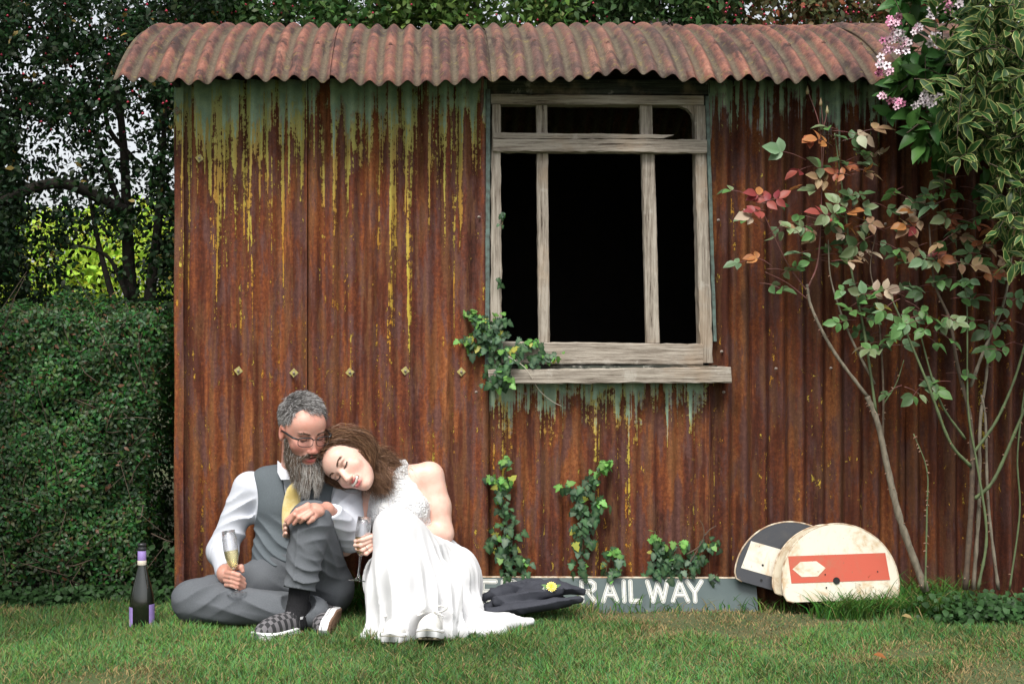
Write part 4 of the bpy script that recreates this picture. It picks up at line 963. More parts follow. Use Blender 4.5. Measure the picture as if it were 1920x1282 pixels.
ring(W(688,1028,-.52), (-.8,-.3,-.4), .0100, wb)
# ================================================================ flutes, bottle
def flute(base, axis, label, h=.215):
    ax = Vector(axis).normalized(); Mt = Matrix.Translation(base) @ ortho(ax, (0,1,0)).to_4x4()
    t = thing('champagne_flute', base, label, 'glass', 'champagne glasses in the hands of the couple')
    k = h/.215
    def L(prof, nm, mat, p):
        V, F = lathe([(r_*k, z*k) for r_, z in prof], 32); V = [Mt @ Vector(v) for v in V]; return mk(nm, V, F, mat, p)
    bowl_o = [(.0045,.082),(.010,.088),(.018,.102),(.0235,.125),(.0255,.150),(.0250,.185),(.0225,.215)]; bowl_i = [(.0215,.215),(.0240,.185),(.0245,.150),(.0225,.125),(.017,.103),(.009,.091),(0,.088)]
    L(bowl_o + bowl_i, 'bowl', GLASS, t)
    L([(0,.0),(.0330,.0),(.0335,.0012),(.030,.0022),(.012,.006),(.0055,.012),(.0036,.025),(.0034,.055),(.0045,.082)], 'stem_and_foot', GLASS, t)
    L([(0,.0885),(.0088,.0915),(.0168,.1035),(.0222,.125),(.0240,.146),(0,.146)], 'wine', WINE, t)
    return t
b1 = W(444,1112,-.505)
flute(b1, (W(428,995,-.475)-b1), 'stemmed flute of pale wine held by the seated man', .232)
b2 = W(671,1089,-.515)
flute(b2, (W(683,975,-.485)-b2), 'stemmed flute of pale wine held by the woman in white', .235)
DKGL = simple('dark_bottle_glass', (.008,.010,.007), (.012,.014,.009), .07, 5, Specular__IOR__Level=.7, Coat__Weight=.5)
LILAC = simple('lilac_label_paper', (.38,.27,.62), (.34,.24,.58), .5, 30); CREAM = simple('cream_label_paper', (.72,.66,.55), (.62,.55,.45), .6, 60)
bb = Vector((WX(266,-.40), -.40, 0)); bt = thing('wine_bottle', bb, 'dark sparkling wine bottle with lilac labels standing on the lawn', 'bottle')
mk('glass_body', *lathe([(0,.004),(.030,0),(.0445,.004),(.0465,.02),(.0465,.085),(.044,.115),(.036,.155),(.025,.195),(.0175,.225),(.0150,.25),(.0145,.285)], 40, bb), DKGL, bt)
mk('neck_foil', *lathe([(.0150,.246),(.0158,.247),(.0160,.272),(.0155,.290),(.0150,.291)], 32, bb), LILAC, bt)
mk('neck_band', *lathe([(.0165,.236),(.0170,.237),(.0166,.252),(.0160,.253)], 32, bb), CREAM, bt)
mk('lip', *lathe([(.0148,.289),(.0172,.291),(.0172,.299),(.0150,.302),(.0150,.306),(.0165,.308),(.0160,.316),(.011,.318),(0,.318)], 32, bb), BLACKP, bt)
def wraplabel(a0, a1, z0, z1, r_, mat, nm):
    A = np.linspace(R(a0), R(a1), 12); V = [(bb.x+r_*math.cos(a), bb.y+r_*math.sin(a), z) for a in A for z in (z0, z1)]
    return mk(nm, V, [[2*i, 2*i+2, 2*i+3, 2*i+1] for i in range(11)], mat, bt)
wraplabel(-178, -125, .010, .082, .0470, LILAC, 'side_label'); wraplabel(-45, 10, .010, .092, .0470, LILAC, 'side_label')
wraplabel(-175, -150, .012, .035, .0473, CREAM, 'label_panel')
# ================================================================ railway nameplate
def signmat():
    m = NM('green_enamel'); a = m.noise(m.co(), 6, 4); e = m.noise(m.co(), 45, 5, .7); c = m.mix(m.sm(a,.35,.65), (.058,.082,.082), (.078,.105,.10)); c = m.mix(m.sm(e,.66,.72), c, (.16,.09,.05))
    return m.bsdf(c, .38, m.bump(e,.1,.001))
ENAM = signmat(); WENAM = simple('white_enamel', (.62,.62,.58), (.52,.51,.46), .35, 50); RIM = simple('chipped_cream_rim', (.62,.56,.44), (.28,.16,.08), .6, 35)
sb = Vector((WX(1160,-.05), -.05, 0)); board = thing('railway_nameplate', sb, 'dark green enamel railway sign with white lettering propped along the shed foot', 'sign')
x0, x1 = WX(872,-.06), WX(1420,-.06); zt = WZ(1082,-.06)
SL = lambda z: -.075 + .035*z/.12        # leans back on the wall
def slab(nm, x0, x1, z0, z1, t0, t1, mat, p):
    V = []
    for x in np.linspace(x0, x1, 30):
        dz = -.004*(x-x0)/(x1-x0)
        for (z, o) in ((z0,t0),(z1,t0),(z1,t1),(z0,t1)): V.append((x, SL(z)+o, z+dz))
    n = 30; F = [[i*4+j, i*4+(j+1)%4, (i+1)*4+(j+1)%4, (i+1)*4+j] for i in range(n-1) for j in range(4)] + [[3,2,1,0],[(n-1)*4+j for j in range(4)]]
    return mk(nm, V, F, mat, p, False)
pl_ = slab('plate', x0, x1, -.01, zt-.004, 0, .012, ENAM, board); slab('rim', x0, x1, zt-.0038, zt, -.0015, .013, RIM, board)
GL = {'E': [[(1,1),(0,1),(0,0),(1,0)],[(0,.5),(.8,.5)]], 'R': [[(0,0),(0,1),(.75,1),(1,.88),(1,.64),(.75,.5),(0,.5)],[(.45,.5),(1,0)]], 'N': [[(0,0),(0,1),(1,0),(1,1)]],
      'A': [[(0,0),(.5,1),(1,0)],[(.2,.33),(.8,.33)]], 'I': [[(.5,0),(.5,1)]], 'L': [[(0,1),(0,0),(1,0)]], 'W': [[(0,1),(.25,0),(.5,.9),(.75,0),(1,1)]], 'Y': [[(0,1),(.5,.45),(1,1)],[(.5,.45),(.5,0)]]}
def stroke(P, wd, off):
    parts = []
    for i in range(len(P)-1):
        a, b = np.array(P[i]), np.array(P[i+1]); d = (b-a)/np.linalg.norm(b-a); n_ = np.array([-d[1], d[0]])*wd; pts = []
        for an in np.linspace(-90, 90, 7): pts.append(b + d*wd*math.cos(R(an)) - n_*math.sin(R(an))*-1)
        for an in np.linspace(90, 270, 7): pts.append(a + d*wd*math.cos(R(an)) + n_*math.sin(R(an)))
        o = off + .00006*i; parts.append(([(p[0], SL(p[1])-o, p[1]) for p in pts], [list(range(len(pts)))]))
    return parts
for ch, pa, pb in [('E',905,930),('R',944,970),('N',985,1010),('R',1092,1116),('A',1132,1158),('I',1165,1178),('L',1184,1201),('W',1216,1254),('A',1263,1291),('Y',1291,1318)]:
    xa, xb = WX(pa,-.075), WX(pb,-.075); zb, zh = WZ(1129,-.075)+.004, .074
    S3 = []
    strokes_ = [[(xa + (xb-xa)*u, zb + zh*v) for u, v in st] for st in GL[ch]]
    mats = []
    let = None
    for lev, (wd, mt, of) in enumerate(((.0088, WENAM, .0008), (.0060, ENAM, .0016), (.0042, WENAM, .0024))):
        parts = []
        for q_, st in enumerate(strokes_): parts += stroke(st, wd, of + .0003*q_)
        o = mk('letter' if lev == 0 else ('inline' if lev == 1 else 'letter_core'), *join(parts), mt, pl_ if lev == 0 else let, False)
        if lev == 0: let = o
        else:  o.parent = pl_
# ================================================================ enamel signal discs
def discmat(name, base, stain, amt):
    m = NM(name); a = m.noise(m.co(), 7, 6, .7, .6); f = m.noise(m.co(), 60, 5, .7); d_ = m.noise(m.co(scale=(5,5,1.5)), 4, 5, .7, .5)
    c = m.mix(m.math('MULTIPLY', m.sm(a,.48,.70), amt), base, stain); c = m.mix(m.math('MULTIPLY', m.sm(f,.64,.70), amt), c, (.16,.09,.05)); c = m.mix(m.math('MULTIPLY', m.sm(d_,.55,.75), amt*.7), c, stain)
    return m.bsdf(c, .42, m.bump(f,.15,.001))
DW_ = discmat('aged_white_enamel', (.60,.56,.46), (.40,.25,.10), .9); DW2 = discmat('stained_white_enamel', (.50,.44,.33), (.30,.18,.08), 1.0)
DR = discmat('red_enamel', (.44,.075,.04), (.34,.11,.06), .8); DB = discmat('black_enamel', (.032,.034,.040), (.06,.055,.05), .5); DWW = discmat('white_stripe_enamel', (.60,.56,.48), (.42,.27,.12), .8)
DOT = simple('dark_hole', (.01,.01,.01), None, .9)
def disc(name, pc, rad, y, lean, tilt, mat, rim, label, cutz, grp):
    c = W(*pc, y); base = Vector((c.x, y, 0)); t = thing(name, base, label, 'signal disc', grp)
    Mt = Matrix.Translation(c) @ Matrix.Rotation(-lean, 4, 'X') @ Matrix.Rotation(tilt, 4, 'Y')
    ol = []; a0 = math.acos(cutz/rad)
    for a in np.linspace(-a0, a0, 60):
        ol.append((rad*math.sin(a), rad*math.cos(a)))
    # rounded lower corners, flat foot
    xe = rad*math.sin(a0); rc = .03
    ol = [(-xe+rc*1.2, cutz-rc)] + [(-xe+rc*.35, cutz-rc*.75)] + ol + [(xe-rc*.35, cutz-rc*.75), (xe-rc*1.2, cutz-rc)]
    n = len(ol); V = [(x, 0, z) for x, z in ol] + [(x*.985, -.004, z*.985) for x, z in ol] + [(x, .010, z) for x, z in ol]
    F = [[n+j for j in range(n)]] + [[2*n+j for j in range(n)][::-1]] + [[j,(j+1)%n,n+(j+1)%n,n+j] for j in range(n)] + [[2*n+j,2*n+(j+1)%n,(j+1)%n,j] for j in range(n)]
    mk('plate', [Mt@Vector(v) for v in V], F, mat, t, False)
    mk('rim', *tube([Mt@Vector((x, -.001, z)) for x, z in ol], .0035, 5), rim, t)
    def poly(nm, pts, m_, o=.0055):
        return mk(nm, [Mt@Vector((x, -o, z)) for x, z in pts], [list(range(len(pts)))], m_, t, False)
    def hole(x, z, r_, m_=DOT, nm='hole'): poly(nm, [(x+r_*math.cos(a), z+r_*math.sin(a)) for a in np.linspace(0, 6.28, 13)[:-1]], m_, .0075)
    return t, poly, hole
g_ = 'signal discs leaning on the shed'
s_ = (5.73-.1)/FPX
t, poly, hole = disc('signal_disc', (1487,1088), 110*s_, -.085, .22, R(16), DB, RIM, 'black enamel signal disc with a white band, leaning behind the white discs', -.030, g_)
hw = 105*s_
poly('white_band', [(-93*s_, 50*s_), (95*s_, 50*s_), (103*s_, -4*s_), (-100*s_, -4*s_)], DWW); hole(-62*s_, 12*s_, .0045); hole(-58*s_, -16*s_, .005)
t, poly, hole = disc('signal_disc', (1560,1095), 111*s_, -.115, .21, R(6), DW2, RIM, 'stained white signal disc mostly hidden behind the cleaner white one', -.034, g_)
poly('red_band', [(-80*s_, 42*s_), (80*s_, 42*s_), (84*s_, -8*s_), (-84*s_, -8*s_)], DR)
t, poly, hole = disc('signal_disc', (1576,1092), 109*s_, -.14, .20, R(-2), DW_, RIM, 'white signal disc with red band and white lozenge, in front of the others', -.040, g_)
poly('red_band', [(-94*s_, 52*s_), (88*s_, 52*s_), (92*s_, 2*s_), (-92*s_, 2*s_)], DR)
poly('white_lozenge', [(-88*s_, 28*s_), (-72*s_, 41*s_), (-42*s_, 41*s_), (-26*s_, 28*s_), (-42*s_, 13*s_), (-72*s_, 13*s_)], DW_, .0065)
hole(-8*s_, 4*s_, .014); hole(-28*s_, 16*s_, .003); hole(-28*s_, -8*s_, .0035); hole(70*s_, 18*s_, .003)
# ================================================================ folded jacket with buttonhole flower
F = Field(np.array([WX(890,-.3), -.42, -.01]), np.array([WX(1120,-.2), -.06, .16]), .0038)
F.ell(W(995,1130,-.24), (.165,.10,.034), frame(0,0,3), .02)
for ch_ in ([(906,1140,-.28),(955,1126,-.29),(1010,1110,-.27),(1060,1102,-.24),(1092,1110,-.22)],[(908,1118,-.2),(950,1108,-.2),(990,1096,-.2),(1012,1089,-.19)],[(912,1146,-.34),(970,1140,-.35),(1040,1130,-.33),(1085,1124,-.3)],[(930,1130,-.31),(990,1118,-.31),(1050,1110,-.29)],[(960,1122,-.24),(1000,1104,-.235),(1040,1098,-.23),(1080,1104,-.22)]):
    F.chain([W(*p) for p in ch_], [.014+.015*math.sin(math.pi*(i+.6)/len(ch_)) for i in range(len(ch_))], .016)
rdg_ = lambda p: 1-2*np.abs(np.sin(p))**.6
F.disp(lambda X,Y,Z: .006*rdg_(30*(Z*1.7-X*.42+Y*.8)+1.6*pnoise(X,Y,Z,9,3))+.003*rdg_(40*(X*.6+Z)+2.5*pnoise(X,Y,Z,14,5))); F.cut((0,0,.004),(0,0,-1))
jk = tag(mk('jacket', *F.mesh(1), JACK), 'dark grey suit jacket folded on the grass beside the dress', 'jacket')
YEL = simple('yellow_petal', (.80,.60,.06), (.82,.70,.16), .5, 60); LEAFG = simple('buttonhole_leaf', (.10,.22,.04), (.06,.14,.03), .5, 30); WHT = simple('white_petal', (.8,.8,.76), None, .6)
fc = W(1034,1100,-.305); bf_ = thing('buttonhole_flower', fc, 'yellow flower with small white sprigs lying on the dark jacket', 'flower')
pv = np.array([(0,0,0),(.0028,.007,.0015),(.0032,.013,.001),(0,.0175,-.001),(-.0032,.013,.001),(-.0028,.007,.0015)]); pf = [[0,1,5],[1,2,4,5],[2,3,4]]
pm = mk('petal', pv, pf, YEL); me_p = pm.data; bpy.data.objects.remove(pm)
for rg_, (nn, el) in enumerate(((15, .25), (13, .65), (9, 1.1))):
    for k_ in range(nn):
        a = 6.283*k_/nn + rg_*.3; d = Matrix.Rotation(a, 3, 'Z') @ Vector((0, math.cos(el), math.sin(el)))
        Rr = Matrix.Rotation(R(58), 3, 'X') @ Matrix.Rotation(a, 3, 'Z') @ Matrix.Rotation(el, 3, 'X')
        inst('petal', me_p, bf_, Matrix.Translation(fc) @ Rr.to_4x4() @ Matrix.Scale(1.25-.18*rg_, 4))
lv = [(0,0,0),(.007,.012,.002),(.006,.026,.003),(0,.04,0),(-.006,.026,.003),(-.007,.012,.002)]
lm = mk('leaf', lv, pf, LEAFG); me_l = lm.data; bpy.data.objects.remove(lm)
for a in (95, 130, -70, 70): inst('leaf', me_l, bf_, Matrix.Translation(fc+Vector((0,.008,-.006))) @ (Matrix.Rotation(R(70),3,'X') @ Matrix.Rotation(R(a),3,'Z')).to_4x4())
wp = []
for k_ in range(14):
    p_ = fc + Vector((random.uniform(-.035,.005), random.uniform(-.02,0), random.uniform(-.02,.0))); V, Fq = lathe([(0,-.002),(.0025,0),(0,.002)], 6, p_); wp.append((V, Fq))
mk('white_sprig', *join(wp), WHT, bf_)
# ================================================================ leaf shapes
LEAF = leafmat('leaf_shared', .25, .42, .22, .012); LEAFJ = leafmat('leaf_joined', .25, .5, 0)
def leafmesh(name, rows, cols, colf, fold=.25, droop=.15, mat=None):
    # rows: (t, halfwidth) interior rows; cols: fractions -1..1; tip along +y, normal +z
    V = [(0,0,0)]; C = [colf(0,0)]
    for (t, hw) in rows:
        for c in cols: V.append((c*hw, t, abs(c)*hw*fold - droop*t*t)); C.append(colf(t, abs(c)))
    V.append((0,1,-droop)); C.append(colf(1,0.0)); n = len(cols); F = [[0, 1+j+1, 1+j] for j in range(n-1)]
    for i in range(len(rows)-1):
        for j in range(n-1): a = 1+i*n+j; F.append([a, a+1, a+n+1, a+n])
    e = len(V)-1; F += [[e, 1+(len(rows)-1)*n+j, 1+(len(rows)-1)*n+j+1] for j in range(n-1)]
    o = mk(name, V, F, mat or LEAF, None, True, np.array(C)); me = o.data; bpy.data.objects.remove(o); return me
RROWS = [(.12,.17),(.35,.31),(.62,.29),(.85,.13)]
def rose(c, c2=None): return leafmesh('leaf', RROWS, (-1,0,1), lambda t, e: c if e > .5 or c2 is None else c2, .3, .22)
ROSE_G = [rose((.17,.26,.15),(.12,.20,.10)), rose((.11,.22,.07),(.08,.17,.05)), rose((.20,.25,.14),(.15,.20,.09)), rose((.075,.13,.055),(.055,.10,.04))]
ROSE_R = [rose((.33,.09,.05),(.27,.11,.05)), rose((.40,.15,.055),(.30,.13,.05)), rose((.24,.05,.045)), rose((.34,.21,.13),(.28,.19,.10))]
ROSE_P = [rose((.48,.50,.36),(.40,.44,.28)), rose((.42,.33,.24))]
VAR = [leafmesh('leaf', [(.18,.11),(.5,.19),(.8,.10)], (-1,-.80,-.70,0,.70,.80,1), lambda t, e, a=a, b=b: b if (e > .7 or t > .99) else a, .3, .35) for a, b in (((.028,.075,.018),(.27,.29,.10)), ((.038,.095,.022),(.31,.32,.12)), ((.022,.055,.015),(.17,.20,.06)))]
WEI = [leafmesh('leaf', [(.2,.18),(.5,.27),(.8,.14)], (-1,0,1), lambda t, e, a=a: a if e > .5 else tuple(x*1.25 for x in a), .3, .35) for a in ((.04,.115,.025),(.065,.155,.035),(.03,.085,.02))]
def ivymesh(c, vein):
    ang = [(-90,.12),(-62,.42),(-30,.36),(-8,.62),(28,.40),(52,.60),(90,1.0),(128,.60),(152,.40),(188,.62),(210,.36),(242,.42)]
    V = [(0,.12,.03)] + [(r_*.62*math.cos(R(a)), .12+r_*.62*math.sin(R(a))+.0, -.05*r_ + (.05 if r_ < .45 else 0)) for a, r_ in ang]
    C = [vein] + [c]*12; o = mk('leaf', V, [[0, 1+i, 1+(i+1) % 12] for i in range(12)], LEAF, None, True, np.array(C)); me = o.data; bpy.data.objects.remove(o); return me
IVY_D = [ivymesh((.028,.075,.035),(.10,.17,.08)), ivymesh((.035,.09,.035),(.10,.18,.08)), ivymesh((.04,.085,.05),(.12,.17,.10))]
IVY_L = [ivymesh((.09,.24,.05),(.17,.33,.09)), ivymesh((.12,.28,.06),(.2,.36,.1))]; IVY_Y = [ivymesh((.35,.33,.06),(.30,.34,.08))]
def leafM(loc, tip, nor, size, wid=1.0):
    t = Vector(tip).normalized(); n = Vector(nor); n = (n - t*n.dot(t)).normalized(); x = t.cross(n)
    return Matrix.Translation(loc) @ Matrix((x, t, n)).transposed().to_4x4() @ Matrix.Diagonal((size*wid, size, size, 1))
def jit(v, s): return Vector(v) + Vector((random.gauss(0,s), random.gauss(0,s), random.gauss(0,s)))
def bake(name, leaves, parent):
    parts_v, parts_c, F, n = [], [], [], 0
    for me, M in leaves:
        v = np.empty(len(me.vertices)*3); me.vertices.foreach_get('co', v); v = v.reshape(-1,3); A = np.array(M); parts_v.append(v@A[:3,:3].T + A[:3,3])
        c = np.empty(len(me.vertices)*4); me.color_attributes['col'].data.foreach_get('color', c); parts_c.append(c.reshape(-1,4)[:,:3]*random.uniform(.75,1.25))
        F += [[i+n for i in p.vertices] for p in me.polygons]; n += len(v)
    o = mk(name, np.concatenate(parts_v), F, LEAFJ, parent, True, np.concatenate(parts_c)); o['kind'] = 'stuff'; return o
def add_leaves(root, leaves, cap=295, name='leaf', rest='foliage'):
    leaves = sorted(leaves, key=lambda q: q[1].translation.y - 6*q[1].to_scale().y)
    for me, M in leaves[:cap]: inst(name, me, root, M)
    if len(leaves) > cap: bake(rest, leaves[cap:], root)
BARK = simple('grey_rose_bark', (.20,.17,.125), (.10,.085,.06), .85, 60, .7, .003, (1,1,.4)); GREENST = simple('green_rose_cane', (.10,.14,.055), (.075,.095,.045), .6, 40, .2)
REDST = simple('red_young_stem', (.15,.045,.045), (.11,.05,.035), .5, 40); TWIG = simple('brown_twig', (.10,.07,.045), (.06,.042,.03), .85, 60, .5); THORN = simple('thorn', (.30,.20,.13), (.22,.10,.07), .6, 60)
# ================================================================ ivy
IVSTEM = simple('ivy_stem', (.12,.10,.05), (.09,.06,.03), .8, 60)
def ivy(label, lines, dens, size, spread, lightend=.3, extra=(), group='ivy sprays climbing the shed wall'):
    p0 = lines[0][0]; root = thing('ivy_plant', W(p0[0], p0[1], -.03), label, 'ivy', group); lv = []
    for ln in lines:
        P = spline([W(a, b, -.022 - (c if len(q) > 2 else 0)) for q in ln for (a, b, c) in [(q[0], q[1], q[2] if len(q) > 2 else 0)]], 24)
        mk('stem', *tube(P, np.linspace(.0028,.0012,24), 5), IVSTEM, root); Lg = np.linalg.norm(np.diff(P,axis=0),axis=1).sum()
        for k in range(int(Lg*dens)):
            u = random.random(); p = Vector(P[int(u*23)]); taper = 1 - .45*u
            off = Vector((random.gauss(0,spread*taper), -abs(random.gauss(.012,.012)), random.gauss(0,spread*.4)))
            young = random.random() < (lightend if u > .75 else .06)
            me = random.choice(IVY_L if young else IVY_D) if random.random() > .035 else IVY_Y[0]
            lv.append((me, leafM(p+off, jit((off.x*6,-.25,-1 if not young else -.5),.45), jit((0,-1,.45),.33), size*random.uniform(.6,1.25)*(1-.2*u))))
    add_leaves(root, lv); return root
ivy('narrow column of ivy climbing beside the dress on the shed wall', [[(955,1080),(955,1010),(942,940),(952,855)],[(960,1085),(975,1060),(990,1050)],[(935,1050),(925,1010),(926,1005)],[(940,930),(925,900),(920,893)]], 210, .050, .022, .7)
ivy('forked ivy climbing the wall above the word railway', [[(1085,1078),(1092,1020),(1088,960),(1095,920),(1125,875),(1138,866)],[(1095,930),(1070,915),(1052,908)],[(1100,975),(1120,945),(1128,945)]], 225, .050, .022, .7)
ivy('small low ivy tuft between the forked ivy and the bushy clump', [[(1135,1078),(1140,1050),(1150,1025)],[(1150,1078),(1160,1050),(1165,1035)]], 150, .052, .016, .8)
ivy('bushy low ivy clump with bare curling twigs beside the discs', [[(1235,1080),(1235,1030),(1228,995)],[(1250,1082),(1265,1040),(1282,1010)],[(1290,1082),(1300,1050),(1310,1040)],[(1300,1050),(1330,1020),(1345,1020)],[(1270,1082),(1250,1050),(1240,1020)],[(1340,1085),(1345,1075)]], 230, .050, .024, .6)
tw = [o for o in bpy.data.objects if o.get('label','').startswith('bushy low ivy')][0]
for ln in ([(1285,1040),(1310,1025),(1320,1005),(1318,985),(1312,975)],[(1320,1005),(1332,992),(1343,985)],[(1290,1060),(1308,1030),(1318,1015)]):
    mk('bare_twig', *tube(spline([W(a,b,-.05) for a,b in ln],12), np.linspace(.003,.0012,12), 5), TWIG, tw)
ivy('ivy bunch growing over the lower corner of the window frame', [[(935,712,.03),(930,660,.03),(915,615,.02),(885,588,0)],[(925,650,.03),(900,648,.0),(880,650,0)],[(930,640,.03),(938,610,.03),(930,590,.02)],[(945,660,.05),(985,645,.02),(1000,640,.0)],[(935,700,.08),(950,690,.08),(960,660,.05)],
     [(905,655,0),(880,635,0),(872,640,0)],[(920,630,.02),(905,600,.01),(875,585,0)],[(1000,680,.03),(1020,665,.03),(1050,672,.03)],[(925,708,.05),(945,712,.08),(955,716,.08)]], 300, .047, .026, .6, group='ivy at the window')
ivy('few small ivy leaves peeping round the window jamb', [[(940,430,.015),(943,410,.015),(941,398,.015)],[(938,540,.015),(934,528,.015),(938,518,.015)]], 130, .034, .008, .2, group='ivy at the window')
# ================================================================ roses
def thorns(P, rad, n, parent, sz=.010):
    ps = []
    for k in range(n):
        i = random.randint(1, len(P)-2); t = Vector(P[i+1]-P[i-1]).normalized(); d = jit((0,0,0),1); d = (d - t*d.dot(t)).normalized(); b = Vector(P[i]) + d*rad[i]*.8
        V, Fq = tube([b, b+d*sz*.6-t*0, b+d*sz-t*sz*.3], [.0028,.0014,.0002], 4); ps.append((V, Fq))
    mk('thorns', *join(ps), THORN, parent)['kind'] = 'stuff'
def canes(root, L):
    ends = []
    for (pts, r0, r1, mat, nth) in L:
        n = 8+len(pts)*6; P = spline([W(*p) for p in pts], n); rad = np.linspace(r0, r1, n)*(1+.10*np.sin(np.arange(n)*1.9)+.06*rng.normal(size=n))
        o = mk('cane', *tube(P, rad, 8), mat, root)
        if nth: thorns(P, rad, nth, o)
        ends.append(P)
    return ends
def compound(root, lv, base, d, pal, size, n=3, petiole=True):
    d = Vector(d).normalized(); L_ = size*1.5; tip = base + d*L_ + Vector((0,0,-.008))
    if petiole: mk('petiole', *tube(spline([base, base.lerp(tip,.5)+Vector((0,0,.006)), tip], 5), np.linspace(.0016,.0010,5), 4), REDST, root)
    me = random.choice(pal); nor = jit((0,-.75,.8),.45)
    lv.append((me, leafM(tip, jit(d,.25)+Vector((0,0,-.15)), nor, size*random.uniform(.85,1.15))))
    sd = d.cross(Vector(nor)).normalized()
    for k in range((n-1)//2):
        q = base.lerp(tip, .9-.42*k)
        for s in (-1,1): lv.append((random.choice(pal) if random.random() < .3 else me, leafM(q, jit(sd*s + d*.5,.2), jit(nor,.25), size*random.uniform(.7,.95))))
def rose_foliage(root, spots):
    lv = []; spots = spots + [(a+random.uniform(-22,22), b+random.uniform(-18,18), c+.03, -d, e, (f if random.random() < .3 else ROSE_G), g*.95, 3) for (a,b,c,d,e,f,g,h) in spots if random.random() < .85]
    for (px, py, y, dx, dz, pal, size, n) in spots: compound(root, lv, W(px, py, y), (dx, random.uniform(-.6,.1), dz), pal, size, n)
    add_leaves(root, lv)
r1 = thing('rose_bush', W(1733,1105,-.22), 'leggy rose bush with a pale leaning trunk and bronze young leaves', 'rose bush', 'roses in front of the shed')
E1 = canes(r1, [([(1736,1108,-.22),(1689,978,-.22),(1665,881,-.21),(1646,794,-.21),(1626,743,-.20)], .0145, .0105, BARK, 18), ([(1626,743,-.20),(1573,673,-.19),(1544,625,-.18),(1520,572,-.17),(1513,533,-.17)], .0075, .0055, BARK, 10),
  ([(1515,540,-.17),(1535,480,-.17),(1541,330,-.17),(1537,240,-.17),(1514,168,-.16)], .0042, .0016, REDST, 4), ([(1541,330,-.17),(1545,260,-.17),(1539,190,-.17)], .002, .0012, REDST, 0), ([(1538,260,-.17),(1548,225,-.17),(1551,205,-.17)], .002, .0012, REDST, 0),
  ([(1513,545,-.17),(1480,500,-.18),(1450,440,-.2),(1432,400,-.2)], .0032, .0014, REDST, 2), ([(1513,560,-.17),(1475,530,-.18),(1435,510,-.2)], .003, .0014, REDST, 0),
  ([(1643,775,-.21),(1621,625,-.2),(1597,509,-.2),(1588,420,-.2),(1572,300,-.2),(1565,250,-.2)], .006, .0018, GREENST, 8), ([(1655,830,-.21),(1656,721,-.22),(1646,577,-.22),(1632,504,-.22),(1642,440,-.22)], .005, .0016, TWIG, 8),
  ([(1640,720,-.2),(1592,625,-.19),(1559,528,-.18),(1553,450,-.18)], .0055, .0020, BARK, 6), ([(1655,760,-.21),(1680,720,-.25),(1695,675,-.27)], .003, .0014, GREENST, 3)])
spots = []
for (px, py, k) in [(1513,300,'g'),(1555,245,'p'),(1420,385,'r'),(1440,395,'r'),(1430,420,'p'),(1445,440,'q'),(1455,385,'r'),(1510,405,'g'),(1520,470,'g'),(1540,478,'l'),(1440,505,'q'),(1420,530,'g'),(1450,500,'r'),(1565,320,'g'),(1590,310,'d'),(1600,330,'r'),(1585,330,'q'),(1560,345,'q'),(1600,400,'g'),(1570,370,'g'),(1615,380,'d'),(1640,380,'d'),(1570,415,'r'),(1555,420,'r'),(1620,440,'d'),(1600,440,'q'),(1640,440,'g'),(1660,430,'d'),(1560,275,'r'),(1540,265,'r'),(1600,255,'r'),(1590,430,'q'),(1575,475,'q'),(1565,490,'q'),(1600,490,'q'),(1595,575,'l'),(1600,600,'y'),(1630,590,'y'),(1640,620,'d'),(1625,640,'d'),(1660,605,'d'),(1610,555,'r'),(1630,550,'q'),(1660,560,'g'),(1690,555,'g'),(1670,660,'g'),(1655,640,'q'),(1500,440,'q'),(1535,310,'r'),(1575,395,'g'),(1530,410,'l'),(1620,300,'q'),(1545,445,'r')]:
    pal = {'g': ROSE_G, 'p': ROSE_P, 'r': ROSE_R, 'q': [ROSE_R[3], ROSE_P[1], ROSE_G[2]], 'l': [ROSE_G[1]], 'd': [ROSE_G[3]], 'y': [ROSE_G[1], rose((.40,.36,.08))] if k == 'y' else ROSE_G}[k]
    spots.append((px+random.uniform(-6,6), py, -.19+random.uniform(-.05,.04), random.choice((-1,1))*random.uniform(.5,1), random.uniform(-.3,.5), pal, random.uniform(.044,.062)*(1.25 if k in 'gp' else 1), random.choice((3,5))))
rose_foliage(r1, spots)
BUD = simple('rose_hip_bud', (.24,.26,.13), (.30,.17,.09), .5, 60)
for (px, py) in [(1514,168),(1539,190),(1551,205)]:
    b = W(px, py+4, -.167); mk('bud', *join([lathe([(0,-.012),(.0055,-.009),(.007,0),(.005,.008),(.0015,.022),(0,.024)], 10, b)]), BUD, r1)
r2 = thing('rose_bush', W(1838,1105,-.25), 'many caned rose bush with green arching shoots under the flowering shrub', 'rose bush', 'roses in front of the shed')
